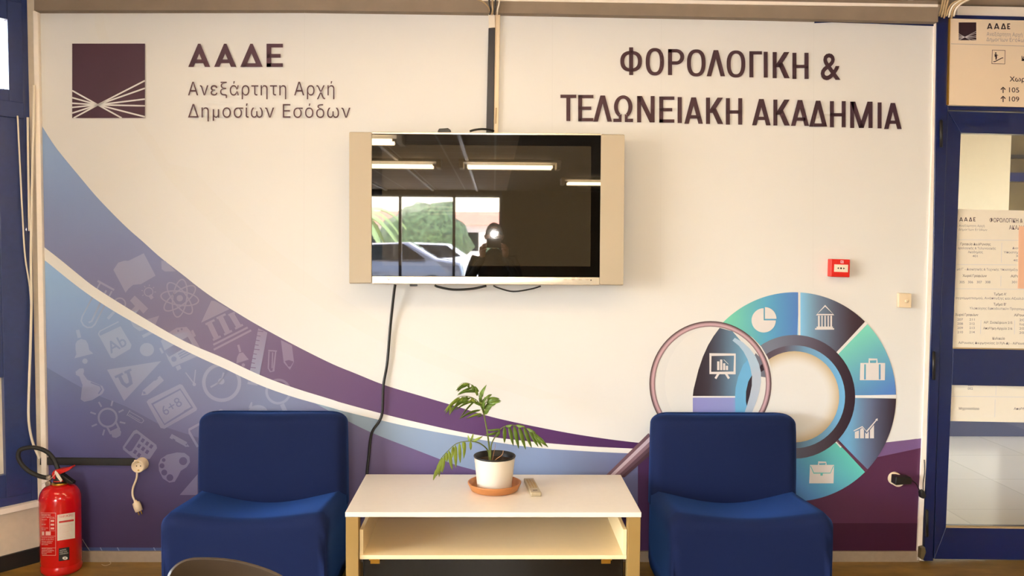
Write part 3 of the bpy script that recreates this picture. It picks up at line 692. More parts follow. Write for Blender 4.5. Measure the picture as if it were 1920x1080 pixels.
# pale school icons
GL = lambda x, y: tuple(c+(t-c)*.24 for c, t in zip(BG(x,y), (228,218,212)))
def BG(x, y):
    return fA(x, y) if y < interp(cS_up, x)+6 else (fB2(x, y) if interp(ovl, x) < y < interp(ovl, x)+150 else fB(x, y))
H = BG
s = Sub(pt, 60, 460, 3.375)
s.poly([(515,155),(545,110),(585,97),(610,98),(707,50),(782,192),(690,245),(640,250),(610,275),(592,300)], GL)
s.line([(415,225),(520,283)], 13, GL); s.line([(430,240),(318,450),(311,478),(325,505),(350,520),(378,518),(398,500),(505,290)], 10, GL); s.line([(470,285),(378,480),(358,488)], 12, GL)
s.ring(555,370,36,9,GL); s.line([(520,420),(480,465)], 18, GL)
s.ring(738,295,27,6,GL); s.line([(745,315),(762,337)], 22, GL)
for a in range(150, 400, 42): s.line([(738+36*math.cos(R(a)),295+36*math.sin(R(a))),(738+47*math.cos(R(a)),295+47*math.sin(R(a)))], 5, GL)
s.poly([(650,318),(735,400),(705,432),(680,405),(645,442),(622,415),(652,385),(620,350)], GL)
s.poly([(620,470),(640,515),(680,543),(720,530),(780,505),(805,445),(740,465),(700,470)], GL); s.poly([(695,570),(755,540),(765,556),(705,586)], GL)
for a in (8, 53, 98, 143): s.ring(935,335,120,9,GL,ry=44,rot=a)
pt.up(); s.circ(935,335,34,H); pt.up(); s.circ(935,335,20,GL)
s.line([(288,535),(300,585)], 23, GL); s.poly([(275,625),(285,605),(310,592),(340,600),(355,625),(362,662),(388,685),(268,715),(280,690),(275,655)], GL); s.circ(335,733,17,GL)
s.poly([(425,575),(560,512),(630,630),(622,655),(520,715),(500,712)], GL); s.line([(548,483),(430,543),(421,560),(430,580)], 8, GL)
s.circ(727,660,45,GL,ry=42); s.line([(710,620),(722,640)], 7, GL)
s.poly([(275,800),(300,780),(325,778),(330,795),(325,815),(350,850),(445,890),(458,915),(445,940),(380,980),(330,990),(308,975),(315,910),(320,885),(300,830),(278,820)], GL)
s.poly([(475,787),(818,732),(583,985)], GL)
s.line([(822,840),(718,930)], 40, GL); s.poly([(692,950),(703,914),(734,944)], GL)
s.poly([(815,605),(850,562),(915,522),(978,516),(1000,540),(1062,645),(1075,690),(890,770),(860,720)], GL)
s.poly([(908,768),(936,756),(945,780),(920,793)], GL); s.line([(810,650),(828,682)], 14, GL); s.line([(1012,538),(1030,577)], 16, GL)
s.line([(972,805),(1025,875)], 7, GL); s.line([(1035,787),(1025,875)], 7, GL); s.circ(1027,880,11,GL)
s.poly([(818,95),(845,100),(910,165),(840,165),(820,150)], GL)
pt.up()
s.text('Ab', 535, 625, 72, -28, H, .01); s.line([(372,868),(430,890),(440,912),(420,940)], 8, H)
s.line([(552,825),(575,872),(600,890),(625,872),(620,840),(605,795)], 22, H); s.line([(525,835),(575,812)], 15, H); s.line([(585,806),(628,786)], 15, H)
s.poly([(700,925),(712,925),(722,937),(706,943)], H); s.line([(775,855),(795,840)], 9, H)
s.poly([(835,668),(985,578),(1012,622),(868,706)], H); s.circ(898,720,17,H); s.line([(925,690),(1000,650)], 8, H); s.line([(932,703),(1008,663)], 8, H); s.line([(940,716),(1016,676)], 8, H); s.circ(925,541,7,H); s.circ(947,531,7,H)
pt.layer -= 1
s = Sub(pt, 120, 720, 4.911)
s.poly([(760,165),(775,145),(1065,2),(1090,8),(1225,225),(1220,245),(925,412),(890,405)], GL)
s.ring(402,310,83,19,GL); s.line([(395,392),(432,462)], 18, GL); s.line([(478,352),(512,422)], 18, GL); s.poly([(428,434),(500,400),(527,440),(520,475),(480,497),(445,490)], GL)
for a, b in (((320,165),(345,210)),((447,155),(435,203)),((548,237),(503,260)),((565,362),(513,350)),((372,420),(357,473)),((255,390),(303,370)),((243,260),(293,277))): s.line([a,b], 16, GL)
s.line([(607,240),(578,292)], 7, GL); s.line([(600,250),(722,318),(735,338),(718,358),(690,350),(584,284)], 6, GL); s.line([(600,280),(700,338)], 6, GL)
s.poly([(540,580),(640,432),(668,420),(850,560),(857,590),(790,690),(650,690),(545,605)], GL)
s.line([(982,478),(1125,555)], 42, GL); s.poly([(1118,530),(1155,577),(1112,578)], GL)
s.line([(1262,360),(1152,420),(1157,450),(1232,580)], 22, GL)
s.poly([(870,740),(890,690),(950,650),(1040,630),(1110,635),(1155,670),(1160,720),(1130,765),(1075,800),(1050,850),(1020,900),(970,908),(910,870),(875,800)], GL)
s.poly([(1230,830),(1230,1022),(1065,1022)], GL)
pt.up()
s.line([(812,185),(1070,48),(1180,215),(925,372)], 14, H, closed=True); s.text('6+8', 990, 205, 88, -32, H); s.line([(1105,250),(1155,226)], 9, H)
s.poly([(560,585),(650,460),(675,455),(705,475),(705,490),(625,615),(600,622)], H)
for x, y in ((725,520),(765,548),(803,575),(690,570),(728,597),(765,625),(655,625),(690,655)): s.line([(x-10,y+15),(x+10,y-15)], 28, H)
s.circ(1097,710,37,H); s.circ(918,700,17,H); s.circ(902,753,23,H); s.circ(923,815,27,H); s.circ(975,862,31,H); s.line([(1000,505),(1025,520)], 10, H); s.poly([(1125,548),(1138,566),(1118,562)], H)
pt.layer -= 1
s = Sub(pt, 300, 560, 3.375)
s.poly([(325,12),(350,16),(440,66),(260,152)], GL)
for a, b, c_, d, e_, f_ in (((310,150),(360,255),(288,163),(345,135),(335,262),(385,238)),((380,112),(432,220),(358,125),(415,98),(405,228),(455,203)),((452,98),(502,182),(433,105),(474,88),(475,190),(525,165))):
    s.line([a,b], 34, GL); s.line([c_,d], 14, GL); s.line([e_,f_], 14, GL)
s.line([(337,292),(555,182)], 13, GL); s.line([(340,323),(577,200)], 13, GL)
s.line([(495,292),(508,338)], 14, GL); s.poly([(487,372),(500,345),(525,340),(545,365),(562,385),(483,410)], GL); s.circ(527,420,11,GL)
s.poly([(622,187),(680,214),(617,550),(553,540)], GL)
s.line([(685,328),(740,332)], 9, GL); s.line([(690,335),(685,440),(698,462),(718,458),(732,335)], 8, GL); s.line([(713,340),(709,440)], 8, GL)
s.poly([(765,262),(835,296),(848,400),(822,450),(783,405)], GL)
s.ring(390,530,113,22,GL); s.circ(388,523,20,GL); s.line([(388,523),(403,468)], 11, GL); s.line([(388,523),(320,560)], 11, GL)
s.ring(748,588,74,16,GL); s.line([(772,668),(797,725)], 28, GL)
s.circ(620,715,60,GL,ry=42); s.poly([(560,692),(575,655),(585,655),(582,692)], GL); s.circ(385,718,18,GL)
pt.up()
for k in range(12):
    t_ = k/11; x, y = 622+(556-622)*t_, 205+(520-205)*t_; s.line([(x-3,y),(x+(32 if k % 4 == 0 else 20),y+4)], 5, H)
s.poly([(790,395),(815,388),(845,398),(826,430),(812,430)], H)
pt.up()
# white stripe over everything so far
pt.grid([[(max(x, ML(470)), interp(cS_up,x)), (max(x, ML(470)), interp(cS_lo,x))] for x in [72+i*(1232-72)/130 for i in range(131)]], lambda x, y: tuple(min(255, c*1.03) for c in white_at(x))); pt.up()

# wheel of coloured segments
cx, cy, RX, RY = 1489.5, 744.0, 190.5, 196.0
DK = (46,28,30)
def hg(stops):                         # horizontal gradient between pixel columns
    def f(x, y): 
        a = [interp([(p, c[i]) for p, c in stops], max(stops[0][0], min(stops[-1][0], x))) for i in range(3)]; return tuple(a)
    return f
def dgd(x0, y0, c0, x1, y1, c1):
    def f(x, y):
        t = max(0, min(1, ((x-x0)*(x1-x0)+(y-y0)*(y1-y0))/((x1-x0)**2+(y1-y0)**2))); return tuple(c0[i]*(1-t)+c1[i]*t for i in range(3))
    return f
segs = [(87.3,136,hg([(1365,(122,192,142)),(1440,(92,150,158)),(1500,(84,112,150))])), (46,87.2,hg([(1500,(134,180,184)),(1535,(110,120,122)),(1600,(60,40,40)),(1630,DK)])),
        (1.2,44,dgd(1600,620,(124,194,144),1670,735,(80,110,146))), (-44,-1,hg([(1590,(112,160,170)),(1625,(100,104,112)),(1680,DK)])),
        (-89,-46,dgd(1600,840,(102,190,146),1510,925,(88,128,158))), (-134,-91,hg([(1360,DK),(1480,(112,160,170))])),
        (-179,-136,hg([(1299,(150,136,168)),(1400,(150,140,166))]))]
for a0, a1, f in segs: pt.sector(cx, cy, 113, 115, RX, RY, a0, a1, f)
pt.up()
pt.line([(1498.7,630),(1498.7,547)], 4.2, white_at(1500))
for a in (45, .2, -45, -135): 
    q = R(a); pt.line([(cx+113*math.cos(q), cy-115*math.sin(q)), (cx+(RX+1)*math.cos(q), cy-(RY+1)*math.sin(q))], 5.0, (white_at(1500) if a > -40 else (96,50,62)))
pt.line([(1567,826),(1578,838)], 5.5, white_at(1500))
pt.up()
pt.sector(cx, cy, 94, 95.5, 114, 116, 0, 360, hg([(1395,(120,120,118)),(1450,(118,112,110)),(1520,(92,78,78)),(1570,(60,40,42)),(1605,(44,26,30))]), 60, 2); pt.up()
pt.sector(cx, cy, 83, 84, 95, 96.5, 0, 360, hg([(1395,(70,48,48)),(1470,(96,80,80)),(1510,(112,140,146)),(1585,(114,164,176))]), 60, 2); pt.up()
def hub(x, y):
    d = math.hypot((x-cx)/84, (y-cy)/85); t = max(0, (d-.72)/.28)**1.6; w = white_at(x); return tuple(w[i]*(1-t)+(198,160,110)[i]*t for i in range(3))
pt.sector(cx, cy, .5, .5, 84, 85.5, 0, 360, hub, 48, 14); pt.up()
# magnifying glass
mx_, my_, mr = 1332.0, 719.5, 112.0
pt.ell(mx_, my_, mr, mr+3, lambda x, y: tuple(c*k for c, k in zip(white_at(x), (.965,.968,.972))), 64); pt.up()
s = Sub(pt, 1200, 560, 2.7)
s.circ(400, 425, 275, lambda x, y: tuple(c*k for c, k in zip(white_at(x), (.985,.985,.985))), ry=290); pt.up()
lens8 = hg([(1299,(46,28,30)),(1330,(62,50,52)),(1375,(104,124,128)),(1400,(112,154,162)),(1420,(116,160,166))])
outer = [(403,148),(372,190),(345,235),(318,295),(296,360),(281,420),(271,460),(267,494)]
inner = [(468,165),(520,225),(555,290),(575,340),(585,380),(580,420),(572,460),(560,494)]
pt.grid([[(p[0]+(q[0]-p[0])*k/8, p[1]+(q[1]-p[1])*k/8) for k in range(9)] for p, q in zip(s.t(outer), s.t(inner))], lens8)
pt.grid([[(1299+(1410-1299)*k/6, y) for k in range(7)] for y in (744, 790, 826)], hg([(1299,(148,134,166)),(1377,(150,142,168)),(1380,(112,164,178)),(1410,(112,160,174))])); pt.up()
s.line([(264,497), (482,497)], 8, white_at(1320))
s.poly([(481,494),(484,450),(497,395),(522,335),(555,300),(575,345),(585,390),(575,470),(548,575),(483,575)], (112,162,174)); pt.up()
s.poly([(568,385),(548,420),(537,470),(536,520),(542,550),(556,510),(566,450)], (52,36,40))
s.poly([(585,275),(602,292),(625,322),(640,350),(650,400),(612,395),(606,345),(590,330),(576,300)], (112,104,102))
s.poly([(600,345),(628,325),(640,352),(612,372)], (64,44,48))
s.poly([(466,163),(488,168),(540,212),(586,272),(574,280),(530,232)], lambda x, y: tuple(c*.97 for c in white_at(x))); pt.up()
band_l = [(468,212),(500,238),(524,268),(545,308),(558,348),(567,392),(566,440),(556,490),(542,540),(530,575)]
band_r = [(480,198),(520,220),(555,252),(585,292),(602,330),(612,372),(613,420),(605,470),(590,520),(568,575)]
pt.grid([[p, ((p[0]+q[0])/2, (p[1]+q[1])/2), q] for p, q in zip(s.t(band_l), s.t(band_r))], lambda x, y: (178,184,176) if y < 690 else (186,180,170)); pt.up()
def rim(x, y):
    d = math.hypot((x-mx_)/1.0, (y-my_)/1.027)-109; t = abs(d+.8)/5.0; b = 1-.62*min(1, t)**1.5; return (206*b+8, 158*b+2, 146*b)
pt.sector(mx_, my_, 104, 107, 114.5, 117.5, 0, 360, rim, 72, 8)
hd = [(1222,806),(1180,846),(1130,896)]; 
def handle(t, k): 
    a = (1216+(1134-1216)*t, 812+(893-812)*t); b = (1236+(1171-1236)*t, 838+(895-838)*t); return (a[0]+(b[0]-a[0])*k, a[1]+(b[1]-a[1])*k)
hc = [(120,82,80),(214,176,164),(150,108,104),(104,68,68),(84,50,52),(60,34,36)]
for k in range(5):
    pt.grid([[handle(t/6, k/5), handle(t/6, (k+1)/5)] for t in range(7)], hc[k] if k != 1 else hc[1])
pt.up()
# icons of the wheel
IC = lambda x, y: tuple(c*k for c, k in zip(white_at(x), (.985,.965,.97)))
s = Sub(pt, 1200, 470, 3.4286)
pcx, pcy = 795, 448
n = 30; s.poly([(pcx,pcy)]+[(pcx+78*math.cos(R(a)), pcy-78*math.sin(R(a))) for a in [90+270*i/n for i in range(n+1)]], IC)
s.poly([(803,438)]+[(803+74*math.cos(R(a)), 438-75*math.sin(R(a))) for a in [90*i/12 for i in range(13)]], IC)
s.line([(1190,354),(1135,411),(1245,411)], 8, IC, closed=True)
for x in (1150, 1170, 1190, 1210, 1229): s.line([(x,418),(x,488)], 11 if x in (1150,1229) else 8, IC)
s.poly([(1135,488),(1240,488),(1240,498),(1248,498),(1248,508),(1125,508),(1125,498),(1135,498)], IC)
s.poly([(1417,722),(1576,722),(1574,833),(1413,833)], IC); s.line([(1474,725),(1474,699),(1523,699),(1523,725)], 10, IC)
s.line([(453,668),(610,668),(608,786),(452,786)], 14, IC, closed=True)
for x, y in ((503,712),(522,700),(541,724),(559,740)): s.line([(x,y),(x,768)], 14, IC)
s.line([(568,730),(538,700)], 3, IC); s.line([(505,790),(485,822)], 14, IC); s.line([(552,790),(572,822)], 14, IC)
pt.up(); BL = dgd(1600,620,(124,194,144),1670,735,(80,110,146)); s.line([(1447,730),(1446,828)], 12, BL); s.line([(1541,730),(1541,828)], 12, BL)
pt.layer -= 1
s = Sub(pt, 1180, 740, 3.1759)
s.poly([(1343,222),(1367,213),(1367,260),(1343,260)], IC); s.poly([(1374,208),(1388,196),(1397,210),(1397,260),(1374,260)], IC); s.poly([(1404,225),(1413,234),(1426,218),(1426,260),(1404,260)], IC); s.poly([(1433,210),(1457,180),(1457,260),(1433,260)], IC)
s.line([(1336,216),(1388,190),(1413,220),(1474,148)], 6, IC); s.poly([(1478,140),(1479,156),(1464,148)], IC)
s.poly([(1076,418),(1219,418),(1216,528),(1071,528)], IC); s.line([(1127,418),(1127,403),(1171,403),(1171,418)], 8, IC)
pt.up(); s.line([(1079,424),(1098,467),(1197,467),(1216,424)], 5, (104,176,150)); s.poly([(1138,464),(1152,464),(1152,482),(1138,482)], (104,176,150)); pt.up()
# emblem, lettering
rays_logo(pt, 135.3, 81.7, 271.8, 221.2, (74,42,54), lambda x, y: white_at(x))
TX = (84,50,58)
for ch, x0, x1 in (('A',353,394),('A',401.5,443),('D',450.5,492.5),('E',499.7,530.4)): letter(pt, ch, x0, x1, 82, 125.5, 9.0, 7.0, TX, .055)
pt.text('Ανεξάρτητη Αρχή', 352.5, 627, 179, 179, 24.5, (92,60,62), -.004, 1.1)
pt.text('Δημοσίων Εσόδων', 352.5, 657, 220.5, 221, 24.5, (92,60,62), -.004, 1.1)
hl = [('F',1163,1203.7,88.7,140.7),('O',1210.7,1245,90,141.5),('P',1252.5,1283,92,140.7),('O',1288,1323,92.5,143.5),('L',1325,1359.5,94,143),('O',1362.5,1397.5,94.5,145.5),('G',1405,1428.7,96,145),('I',1432,1439.4,97,145.5),('K',1448.7,1480.7,97.5,146.7),('H',1485.7,1516,99,148),('&',1538.7,1576,100,150.5),
 ('T',1050.7,1080.5,177.5,227),('E',1084,1112.7,178,227.5),('L',1112.5,1147.5,179,228),('W',1150,1187,178.7,228.7),('N',1194.5,1227.5,180,229.5),('E',1236,1264.5,181,230),('I',1270.5,1278.5,182,230.7),('A',1283,1318,182.5,232),('K',1323.7,1356,183,232.5),('H',1361,1391.7,184,233.7),('A',1410,1445,185.5,235),('K',1450,1481,186.7,235.5),('A',1483,1517,187.5,236),('D',1517,1551,188.7,237.5),('H',1556,1585.7,189.5,238.7),('M',1594,1636,190.5,240),('I',1645.5,1653,192,240.7),('A',1657.5,1690.7,193,242)]
for ch, x0, x1, y0, y1 in hl: letter(pt, ch, x0, x1, y0, y1, 7.6, 6.2, (76-(x0-1050)*.03, 40-(x0-1050)*.016, 40-(x0-1050)*.012))
# sheet joints of the vinyl
for x in (571, 1036, 1240, 1526): pt.line([(x, interp([(70,21),(570,21),(930,26),(1350,34),(1760,46)], x)),(x-1.5,min(540, interp(cA_up,x)-30))], .7, tuple(c*.97 for c in white_at(x)))
mural = pt.build('wall_mural', M['print']); tag(mural, 'wide printed vinyl mural with purple waves, heading and segmented wheel covering the back wall', 'mural')
# blue edge of the board peeping over the mural
mb = MB(); mb.wpoly([(1527,35.5),(1752,41),(1751.5,49),(1640,44.5),(1560,42),(1527,43.5)], -.0075, -.0066); mb.wpoly([(572,18.5),(930,23),(930,25),(572,20)], -.0075, -.0066)
struct('trim_12', mb, M['blue'], 'thin blue edge of the wall board above the mural', 'trim')

# ================================================================== TELEVISION
yf = -.15
tv = empty('television', W(912, 535, -.1), 'wall mounted silver plasma television with black glossy screen', 'television')
mb = MB(); mb.wpoly([(662,254),(1166,258),(1164,530),(661,527)], -.125, -.055); mb.wpoly([(820,330),(1010,330),(1010,470),(820,470)], -.055, -.004); link('casing', mb, M['black'], tv, bevel=.004)
for k, q in enumerate(([(654.5,247),(697,247.5),(696.5,531.5),(654.5,532)], [(1127,251),(1171.5,252),(1169,535),(1124.5,534.5)])):
    mb = MB(); mb.wpoly(q, yf-.004, -.07); link('speaker_panel', mb, M['silver'], tv, bevel=.006, seg=3)
mb = MB(); mb.wpoly([(697.5,246.8),(1126.5,250.6),(1126.5,254),(697.5,251)], yf-.003, -.08); link('top_bezel', mb, M['silver_lt'], tv, bevel=.002)
mb = MB(); mb.wpoly([(697.3,517.5),(1124.5,520),(1124.2,534.8),(697.2,532.5)], yf-.002, -.08); bz = link('bottom_bezel', mb, M['silver_lt'], tv, bevel=.003)
mb = MB(); v0 = [(725.5,519.5),(729,525),(732.5,519.8)]
for a, b in zip(v0, v0[1:]):
    mb.tube([W(a[0],a[1],yf-.0025), W(b[0],b[1],yf-.0025)], .0011, 6)
link('maker_mark', mb, M['ink_red'], bz)
for x in (1057, 1072, 1085, 1098):
    mb = MB(); mb.wbox(x, 523.5, x+6, 525.2, yf-.0032, yf-.0015); link('button', mb, M['ink_grey'], bz)
mb = MB(); mb.wbox(1107, 524.2, 1109.4, 526.4, yf-.0032, yf-.0015); link('indicator_light', mb, M['ink_dark'], bz)
mb = MB(); mb.wpoly([(697.3,251.2),(1126.6,254.2),(1124.8,519.8),(697.3,517.3)], yf+.001, -.1); gl = link('screen_glass', mb, M['tvglass'], tv)
mb = MB(); mb.wpoly([(716.5,271),(1108.5,274.5),(1107,499.5),(716.5,498)], yf+.0004, yf+.002); link('display', mb, M['tvscreen'], gl)
# bits on top and cables
mb = MB(); mb.wpoly([(820,247.2),(823,241),(840,240),(845,243.5),(845,247.4)], -.11, -.07); tag(link('cable_plug', mb, M['black'], bevel=.003), 'small black plug lying on top of the television', 'plug')
def cable(name, pts, r, m, label, n=8, cat='cable', grp=None):
    mb = MB(); mb.tube(spline(pts, 8), r, n); return tag(link(name, mb, m), label, cat, grp)
cable('cable', [W(881,246,-.09),W(890,243.5,-.085),W(903,242,-.08),W(918,243,-.06),W(926,246,-.05)], .0045, M['black'], 'short black cable arching over the top edge of the television')
cable('power_cable', [W(741,534,-.05),W(739,546,-.045),W(732,610,-.02),W(726,680,-.016),W(719,722,-.016),W(717,770,-.016),W(711,790,-.016),W(697,812,-.016),W(692,850,-.018),W(688,889,-.03),W(688,915,-.03)], .0062, M['black'], 'black power cable hanging from the television down behind the table')
cable('cable', [W(815,534.5,-.05),W(822,538,-.05),W(850,543,-.05),W(885,541.5,-.05),W(912,536,-.05)], .005, M['black'], 'thicker black cable loop sagging under the middle of the television')
cable('cable', [W(925,535.5,-.05),W(935,540,-.05),W(962,546.5,-.05),W(995,542,-.05),W(1014,536.5,-.05)], .0034, M['black'], 'thin black cable loop sagging under the right half of the television')
mb = MB(); mb.wbox(768, 532, 782, 537, -.1, -.07); tag(link('cable_clip', mb, M['black'], bevel=.002), 'small black clip under the left half of the television', 'clip')
# vertical trunking above the television
tk = empty('cable_trunking', W(924, 247, -.01), 'vertical cable trunking with a black painted front above the television', 'trunking')
mb = MB(); mb.wpoly([(928.5,25),(938,25.5),(934,250),(925.5,250)], -.018, -.004); link('white_channel', mb, M['cream_pl'], tk, bevel=.002)
mb = MB(); mb.wpoly([(916,24),(928,24.5),(928.5,51.5),(916,52.5)], -.024, -.004); link('bare_channel', mb, M['white_pl'], tk, bevel=.002)
mb = MB(); mb.wpoly([(916,52.5),(928.5,51.5),(925,250),(911.5,250)], -.0235, -.004); link('painted_channel', mb, M['dkstrip'], tk, bevel=.002)
mb = MB(); mb.wpoly([(929,202),(932,202),(931,232),(928,232)], -.0186, -.017); link('tape_mark', mb, M['cable_b'], tk)
for i, (x, m, lab) in enumerate(((919,'black','leftmost black wire of the bundle above the trunking'),(924,'cable_b','beige wire in the middle of the bundle above the trunking'),(929,'black','right black wire of the bundle above the trunking'),(935,'cable_w','rightmost white wire of the bundle above the trunking'))):
    cable('wire', [W(x+1,-14,-.075),W(x+(i-2),4,-.072),W(x+1-i,18,-.066),W(x-1-i*.6,27,-.03)], .0035, M[m], lab, cat='wire', grp='wires dropping into the trunking')
cable('wire', [W(886,-4,-.07),W(905,3,-.068),W(916,14,-.064),W(919,27,-.03)], .003, M['cable_b'], 'thin beige wire curving in from the left above the trunking', cat='wire', grp='wires dropping into the trunking')
for i in range(7):
    x = 1762+i*3.6; xb = 1761+i*4.6
    cable('wire', [W(1792+i*6 if i > 2 else 1769+i*5,-6,-.07-.011*i),W(x+(8+i*2 if i>2 else 5+i),6,-.065-.010*i),W(xb+4,17,-.055-.009*i),W(xb,30+(i%3)*2,-.03-.0085*i)], .0042, M['cable_w' if i in (4,6) else 'cable_b'], ('pale' if i in (4,6) else 'beige')+' wire number %s from the left in the bundle above the door corner' % ('one','two','three','four','five','six','seven')[i], cat='wire', grp='wires above the door corner')
# left side cables
cable('cable', [LW(33,217,.02),LW(37,300,.02),LW(42,400,.02),LW(47,480,.018),LW(56,540,.014),LW(59,600,.014)], .0035, M['cable_w'], 'thin white cable slanting across the left window frame')
cable('cable', [LW(52,220,.02),LW(53,300,.018),LW(55,433,.018)], .005, M['cable_w'], 'white cable ending halfway down the left window frame')
cable('cable', [W(64,160,-.03),W(63,230,-.034),W(60,350,-.034),W(58,480,-.034),W(59,560,-.034),W(57,650,-.04),W(54,740,-.05),W(54,790,-.05),W(61,828,-.04),W(74,860,-.03)], .0055, M['cable_w'], 'long white cable running down beside the left edge of the mural')
# ================================================================== wall fittings
mb = MB(); mb.wpoly([(75,858),(252,860),(252,873.5),(74,872)], -.016, -.006); tag(link('cable_strip', mb, M['skirt'], bevel=.002), 'black horizontal cable strip running to the left wall socket', 'cable strip')
def socket(px, py, label, d=.05, tilt=0.0):
    c = W(px, py, -.006); t = empty('wall_socket', c, label, 'socket')
    r = .0285
    mb = MB(); mb.lathe([(r+.001,0),(r+.001,.004),(r,.006),(r,d-.003),(r-.003,d),(r-.006,d),(r-.0075,d-.012),(.001,d-.012)], c, 'y', 36, True, False); link('housing', mb, M['cream_pl'], t)
    for sx in (-.0085, .0085):
        mb = MB(); mb.lathe([(.0026,0),(.0026,.0012)], c+Vector((sx,-(d-.0125),0)), 'y', 10); link('contact_hole', mb, M['skirt'], t)
    for z0, z1 in ((-.021,-.0165),(.0165,.021)):
        mb = MB(); mb.box(c+Vector((-.003,-(d-.012),z0)), c+Vector((.003,-(d-.008),z1))); link('earth_clip', mb, M['brass'], t)
    return c
c1 = socket(266.5, 869.5, 'round cream wall socket at the end of the black strip')
pl = empty('power_plug', W(259, 945, -.03), 'white plug hanging on a short cord below the left socket', 'plug')
mb = MB(); mb.tube(spline([W(253,862,-.03),W(256,877,-.035),W(256.5,895,-.03),W(249.5,915,-.026),W(249,930,-.026),W(254,941,-.028)], 8), .0045, 10); link('cord', mb, M['cream_pl'], pl)
a, b = W(253,938,-.03), W(261,958,-.03); ax = (b-a).normalized()
mb = MB(); mb.tube([a, a+ax*.008, a+ax*.012, a+ax*.03, b], [.006,.008,.0155,.0175,.0165], 14); link('plug_body', mb, M['cream_pl'], pl)
sd = ax.cross(Vector((0,1,0))).normalized()
for k in (-1, 1):
    mb = MB(); mb.tube([b+sd*.0065*k, b+sd*.0065*k+ax*.018], .0023, 8); link('pin', mb, M['brass'], pl)
c2 = socket(1676.5, 896.5, 'round cream wall socket with a black adapter in the purple corner', .045)
ad = empty('power_adapter', W(1694, 902, -.06), 'black power adapter plugged into the right wall socket', 'adapter')
mb = MB(); mb.wpoly([(1680,893.5),(1708,895),(1711,899),(1710,908),(1679,910)], -.085, -.038); link('adapter_body', mb, M['black'], ad, bevel=.004)
mb = MB(); mb.tube(spline([W(1710,901,-.06),W(1718,907,-.045),W(1723,917,-.03),W(1728,925,-.03)], 8), .0022, 8); link('cord', mb, M['black'], ad)
mb = MB(); mb.wpoly([(1726,922),(1733,919),(1737,930),(1733,936),(1727,934)], -.04, -.0145); tag(link('cable_junction', mb, M['black'], bevel=.004), 'small dark cable joint stuck on the cream strip beside the door', 'cable joint')
cable('cable', [W(1731,921,-.02),W(1731,905,-.018),W(1733.5,885,-.018),W(1733,862,-.018)], .002, M['black'], 'thin dark cable rising along the strip beside the door')
# fire call point
fc = empty('fire_call_point', W(1575, 520, -.02), 'red square fire alarm call point on the mural', 'fire alarm')
mb = MB(); mb.wpoly([(1558.5,485.5),(1594.5,486.5),(1593.5,520),(1557.5,519)], -.045, -.004); hb = link('housing', mb, M['redpl'], fc, bevel=.004, seg=3)
mb = MB(); mb.wpoly([(1564.5,495.5),(1590.5,496.5),(1590,510.5),(1564,509.5)], -.047, -.044); pn = link('press_panel', mb, M['white_pl'], hb, bevel=.0008)
pf = Paint(-.0474)
pf.ell(1577,503,1.8,1.8,(40,26,22)); pf.poly([(1569.5,502.6),(1573,501),(1573,504.8)],(40,26,22)); pf.poly([(1584.5,503.4),(1581,501.4),(1581,505.2)],(40,26,22)); pf.build('pictogram', M['printr'], fc)
pf = Paint(-.0456); pf.line([(1576.5,489),(1581.5,489.2),(1581.3,493),(1576.3,492.8)], 1, (235,190,170), True); pf.line([(1578,492.5),(1580,489.8)], 1.2, (235,190,170)); pf.build('flame_mark', M['printr'], fc)
# blank switch plate
sw = empty('switch_plate', W(1697, 577, -.01), 'small square cream switch plate near the door', 'switch')
mb = MB(); mb.wpoly([(1685.5,549.5),(1709.5,550.5),(1709,577.5),(1685,576.5)], -.026, -.004); link('plate', mb, M['cream_pl'], sw, bevel=.003)
mb = MB(); mb.lathe([(.0085,0),(.0085,.002),(.006,.004),(.003,.0045)], W(1700,564,-.026), 'y', 20); link('push_button', mb, M['cream_pl'], sw)

# ================================================================== door sign and notices
sg = empty('door_sign', W(1850, 200, -.02), 'cream information sign with floor directions above the blue door', 'sign')
mb = MB(); mb.wpoly([(1781.5,34.5),(2090,43),(2090,206),(1778,196.5)], -.028, -.016); link('board', mb, M['sign'], sg, bevel=.001)
p = Paint(-.0284)
DKT = (46,28,26); GRY = (150,126,104)
sl_ = lambda x: (x-1780)*.028
rays_logo(p, 1797.5, 42, 1830.5, 75.5, (40,18,20), (200,176,148))
for ch, x0, x1 in (('A',1850.5,1861),('A',1863.5,1874),('D',1876.5,1886.5),('E',1888.5,1894)): letter(p, ch, x0, x1, 43+sl_(x0)*.3, 54+sl_(x0)*.3, 2.2, 2.0, DKT)
p.text('Ανεξάρτητη Αρχή', 1850, 1917, 67, 68.5, 6.6, GRY); p.text('Δημοσίων Εσόδων', 1849.5, 1925, 77, 79, 6.6, GRY)
p.line([(1783,82),(2090,92)], .8, (150,130,110))
p.line([(1860.5,94),(1884.5,94.6),(1884,120),(1859.8,119.4)], .9, (70,46,40), True)
p.ell(1867,99.5,1.4,1.6,(50,28,28)); p.poly([(1864.8,101.5),(1869,101.5),(1869.5,106.5),(1868.5,112),(1866.5,112),(1866.5,107),(1865,106.5)],(50,28,28)); p.line([(1869,103),(1871.5,104)],1.0,(50,28,28)); p.line([(1862.5,115.5),(1865.5,115.5),(1878,109),(1881,108.5)],1.6,(50,28,28))
p.text('Κυλικείο', 1915.5, 1960, 114, 115.5, 8.6, DKT, .01); p.text('Χωροι', 1893, 1936, 152.5, 153.8, 8.6, DKT, .012)
for y, nmb in ((173,'105'),(190,'109')):
    p.text(nmb, 1892, 1911, y, y+.6, 9.2, DKT, .004)
    p.line([(1880.8,y+1.5),(1880.8,y-7)], 1.7, DKT); p.line([(1876.5,y-5),(1880.8,y-9.2),(1885.2,y-5)], 1.9, DKT)
p.build('lettering', M['printr'], sg)
